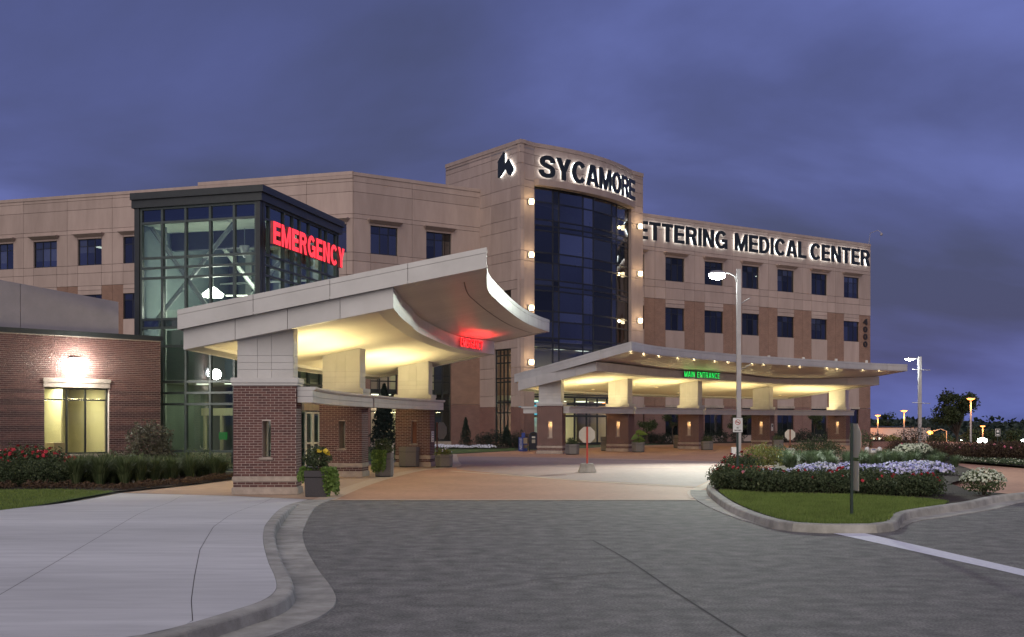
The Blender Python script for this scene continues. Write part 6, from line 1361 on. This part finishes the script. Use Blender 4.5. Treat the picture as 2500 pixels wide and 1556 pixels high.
# ---- parked cars
def car(name, lab, loc, rz, colr):
    r = thing(name, lab, 'car', loc, 'cars in the far car park', rz); m_ = pm(name + '_paint', colr, tuple(c * .9 for c in colr), 3, .25, spec=.6); W2 = .88
    prof = [(-2.2, .3), (2.2, .3), (2.25, .62), (2.1, .82), (1.1, .92), (.45, 1.36), (-1.1, 1.42), (-1.85, .98), (-2.2, .9)]
    mb = MB(); mb.frustum(None, [Vector((x, -W2, z)) for x, z in prof], [Vector((x, W2, z)) for x, z in prof]); mb.build('body', m_, r, bevel=.04, org=(0, 0, 0))
    for s_ in (-1, 1):
        mb = MB(); mb.poly([(1.0, s_ * (W2 + .006), .93), (.42, s_ * (W2 + .006), 1.3), (-1.05, s_ * (W2 + .006), 1.35), (-1.7, s_ * (W2 + .006), .98)]); mb.build('side_window', M['glass_dark'], r, org=(0, 0, 0))
        for x in (-1.35, 1.35):
            mb = MB(); mb.tube([(x, s_ * (W2 - .16), .31), (x, s_ * (W2 + .03), .31)], .31, 14); wh = mb.build('wheel', M['blackpaint'], r, org=(0, 0, 0)); mb = MB(); mb.tube([(x, s_ * (W2 + .031), .31), (x, s_ * (W2 + .04), .31)], .19, 10); mb.build('rim', M['pole'], wh, org=(0, 0, 0))
        mb = MB(); mb.box(2.16, 2.27, s_ * .62 - .16, s_ * .62 + .16, .62, .76); mb.build('headlight', M['whitepaint'], r, org=(0, 0, 0)); mb = MB(); mb.box(-2.23, -2.17, s_ * .62 - .16, s_ * .62 + .16, .7, .86); mb.build('tail_light', M['red'], r, org=(0, 0, 0))
    mb = MB(); mb.poly([(1.08, -.7, .95), (1.08, .7, .95), (.5, .62, 1.35), (.5, -.62, 1.35)]); mb.build('windscreen', M['glass_dark'], r, org=(0, 0, 0)); mb = MB(); mb.poly([(-1.18, -.62, 1.40), (-1.18, .62, 1.40), (-1.86, .7, 1.0), (-1.86, -.7, 1.0)]); mb.build('rear_window', M['glass_dark'], r, org=(0, 0, 0))
for X, D, rz, c, lab in ((2353, 168, 1.2, (.55, .56, .62), 'silver car parked beside the tall orange lamp'), (2405, 166, 1.7, (.42, .05, .06), 'dark red car parked under the white floodlight'), (2378, 172, 1.9, (.35, .38, .48), 'pale blue car parked between the silver and red ones'), (2450, 168, 1.3, (.10, .11, .16), 'dark car parked by the green car park sign'), (2476, 165, 2.0, (.38, .06, .06), 'red car parked right of the green car park sign'), (2494, 163, 1.5, (.40, .46, .60), 'light blue car at the far end of the parked row')):
    q = T(X, D); car('parked_car', lab, (q.x, q.y, gz(q.x, q.y) + .02 + .03), rz, c)
# ================================================================== planters and bins
def hexbox(name, lab, cat, c, R, h, mat, rz=0.0, lip=True, group=None, sides=6, lid=False):
    r = thing(name, lab, cat, c, group); mb = MB(); z0 = c[2]
    ring = lambda R_q, z: [Vector((c[0] + R_q * math.cos(rz + 2 * math.pi * k / sides), c[1] + R_q * math.sin(rz + 2 * math.pi * k / sides), z)) for k in range(sides)]
    mb.frustum(None, ring(R * .9, z0 + .002), ring(R * .9, z0 + .04)); mb.build('foot', M['blackpaint'], r)
    mb = MB(); mb.frustum(None, ring(R * .95, z0 + .042), ring(R * .98, z0 + h * .74)); mb.build('body', M[mat], r, bevel=.012)
    mb = MB(); mb.frustum(None, ring(R * 1.0, z0 + h * .76), ring(R * 1.0, z0 + h)); mb.build('lid' if lid else 'rim', M[mat], r, bevel=.012)
    mb = MB(); mb.frustum(None, ring(R * .93, z0 + h * .742), ring(R * .93, z0 + h * .758)); mb.build('groove', M['blackpaint'], r)
    if not lid: mb = MB(); mb.poly(ring(R * .85, z0 + h + .004)); mb.build('soil', M['soil'], r)
    return r
def plant_in(c, rx, rz, n, lm, size, name, lab, fl=None, lump=.25):
    s_ = shrub(name, lab, 'plant', None, lm, rx, rz, n, size, fl, 4, lump); put(s_, c)
# big dark square planter by the nearest pillar
c = T(776, 29.0, .012); r = thing('square_planter', 'dark square planter overflowing with vines beside the slit pillar', 'planter', c)
h_ = .67
mb = MB(); mb.frustum(None, [Vector((c.x + a * .27, c.y + b_ * .27, .014)) for a, b_ in ((-1, -1), (1, -1), (1, 1), (-1, 1))], [Vector((c.x + a * .29, c.y + b_ * .29, .50)) for a, b_ in ((-1, -1), (1, -1), (1, 1), (-1, 1))]); mb.build('body', M['planter2'], r, bevel=.01)
mb = MB(); mb.box(c.x - .30, c.x + .30, c.y - .30, c.y + .30, .512, h_); mb.build('rim', M['planter2'], r, bevel=.01); mb = MB(); mb.box(c.x - .26, c.x + .26, c.y - .26, c.y + .26, .67, .676); mb.build('soil', M['soil'], r)
plant_in((c.x, c.y, .62), .36, .34, 900, 'rose', .085, 'flowering_plant', 'dark leafy plant with yellow blooms in the dark square planter', (('yellow', 7, .12, .5),))
def vine(c, lab, w_, drop, n, side):
    r = thing('trailing_vine', lab, 'plant', c); c = Vector(c); mb, ms = MB(), MB()
    for k in range(9):
        x = RN.uniform(-w_, w_); p0 = c + Vector((x, RN.uniform(-.05, .1), .0)); p1 = p0 + Vector((side * .10, -.08, .03)); p2 = p1 + Vector((side * .05, -.06, -drop * RN.uniform(.7, 1))); ms.tube([p0, p1, p1.lerp(p2, .5), p2], .008, 4)
        for _ in range(n // 9):
            t = RN.random(); q = (p0.lerp(p1, t * 4) if t < .25 else p1.lerp(p2, (t - .25) / .75)) + rdir() * .075; leaf(mb, q, (Vector((side * .6, -.7, .4)) + rdir() * .6).normalized(), .075 * RN.uniform(.7, 1.3), .75)
    ms.build('stems', M['bark'], r); o = mb.build('leaves', LM['vine'], r, rnd=True, fix=False); o.color = (0, 0, 0, 1)
vine((c.x + .24, c.y - .18, .66), 'bright green vine hanging down the right of the dark square planter', .14, .62, 1500, 1); vine((c.x - .22, c.y + .02, .66), 'short green vine spilling off the dark square planter towards the pillar', .10, .3, 420, -1)
c = T(938, 39.4, .012); hexbox('hex_planter', 'tall grey planter with a cascading vine beside the middle emergency pillar', 'planter', c, .34, .82, 'planter', .3)
plant_in((c.x, c.y, .75), .34, .30, 600, 'rose', .09, 'bushy_plant', 'dark leafy plant in the tall grey planter'); vine((c.x - .12, c.y - .3, .84), 'yellow-green vine cascading over the front of the tall grey planter', .2, .72, 1500, -.3)
c = T(944, 41.4, .012); r = thing('sign_board', 'white framed standing board behind the tall grey planter', 'sign', c); mb = MB(); SW = Wall((c.x - .25, c.y), (c.x + .25, c.y))
for u0, u1, z0, z1 in ((0, .06, .02, 1.12), (.44, .5, .02, 1.12), (.061, .439, 1.05, 1.12), (.061, .439, .02, .1)): SW.box(mb, u0, u1, z0, z1, -.04, 0)
mb.build('frame', M['whitepaint'], r); mb = MB(); SW.box(mb, .062, .438, .102, 1.048, -.03, -.012); mb.build('panel', M['planter'], r)
c = T(999, 48.0, .012); hexbox('trash_container', 'large pale hexagonal trash container in front of the brown-slot pillar', 'trash can', c, .45, .84, 'planter', .25, lid=True)
c = T(1084, 47.6, .012); hexbox('hex_planter', 'low hexagonal concrete planter beside the third emergency pillar', 'planter', c, .38, .54, 'planter', .2); plant_in((c.x, c.y, .42), .36, .20, 420, 'yellow', .08, 'low_plant', 'low yellowish plants in the planter beside the third emergency pillar', (('white', 10, .06, .3),))
for X, Yy, lab, pl in ((1397, 66.0, 'hexagonal planter in front of the pillar by the newspaper box', 'trailing green plants in the planter in front of the lobby doors'), (1726, 76.5, 'hexagonal planter right of the middle main canopy pillar', 'dull green plants in the planter by the middle main canopy pillar'), (1899, 82, 'hexagonal planter at the fourth main canopy pillar behind the stop sign', 'bushy green plants in the planter at the fourth main canopy pillar')):
    c = T(X, Yy, .012); hexbox('hex_planter', lab, 'planter', c, .42, .6, 'planter', RN.random(), group='concrete planters by the main canopy'); plant_in((c.x, c.y, .48), .42, .26, 420, 'rose' if X < 1800 else 'pale', .09, 'potted_plant', pl)
c = T(1558, 71.2, .012); hexbox('hex_planter', 'hexagonal planter holding the huge elephant-ear leaf', 'planter', c, .42, .62, 'planter', .1)
r = thing('elephant_ear_plant', 'plant with a huge pale green elephant-ear leaf in the planter', 'plant', (c.x, c.y, .62)); mb = MB(); base = Vector((c.x, c.y, .62))
def bigleaf(tip, ang, L_, W_, droop):
    lm_ = MB(); d = Vector((math.cos(ang), -.35, 0)).normalized(); s_ = d.cross(Vector((0, 0, 1))).normalized(); up = Vector((0, 0, 1)); prof = [(-.25, .25), (-.05, .45), (.2, .5), (.45, .42), (.75, .22), (1.0, 0)]
    Lp, Rp, Cp = [], [], []
    for t, w_ in prof: cpt = tip + d * (t * L_) - up * (droop * max(0, t) ** 1.6); Cp.append(cpt); Lp.append(cpt + s_ * w_ * W_ * .3 + up * w_ * W_ * .85); Rp.append(cpt - s_ * w_ * W_ * .3 - up * w_ * W_ * .55)
    for i in range(len(prof) - 1): lm_.poly([Cp[i], Cp[i + 1], Lp[i + 1], Lp[i]], .8); lm_.poly([Cp[i + 1], Cp[i], Rp[i], Rp[i + 1]], .6)
    o = lm_.build('leaf', LM['vine'], r, rnd=True, fix=False); o.color = (0, 0, 0, 1); mb.tube([base, base.lerp(tip, .6) + Vector((0, 0, .1)), tip], .02, 5)
bigleaf(base + Vector((.0, 0, .58)), .1, .62, .5, .1); bigleaf(base + Vector((-.12, -.05, .35)), 2.6, .4, .42, .2); bigleaf(base + Vector((.1, .1, .26)), -.5, .4, .36, .2); mb.build('stalks', M['bark'], r)
plant_in((c.x, c.y, .5), .38, .18, 320, 'vine', .08, 'low_plant', 'low green plants under the elephant-ear leaf')
for X, Yy, lab in ((1475.5, 74.5, 'square grey trash can left of the second main canopy pillar'), (1653, 82, 'dark grey trash can left of the middle main canopy pillar')):
    c = T(X, Yy, .012); hexbox('trash_can', lab, 'trash can', c, .34, .92, 'planter', rad(45), sides=4, lid=True)
c = T(1712, 77.4, .5); b = T(2165, 84); o = MB().box(b.x - 1.2, b.x + 1.2, b.y - .3, b.y + .3, -.03, .45).build('low_brick_planter', M['brickw'], org=(b.x, b.y, 0)); tag(o, 'low brick planter wall beyond the end of the main canopy', 'planter wall')
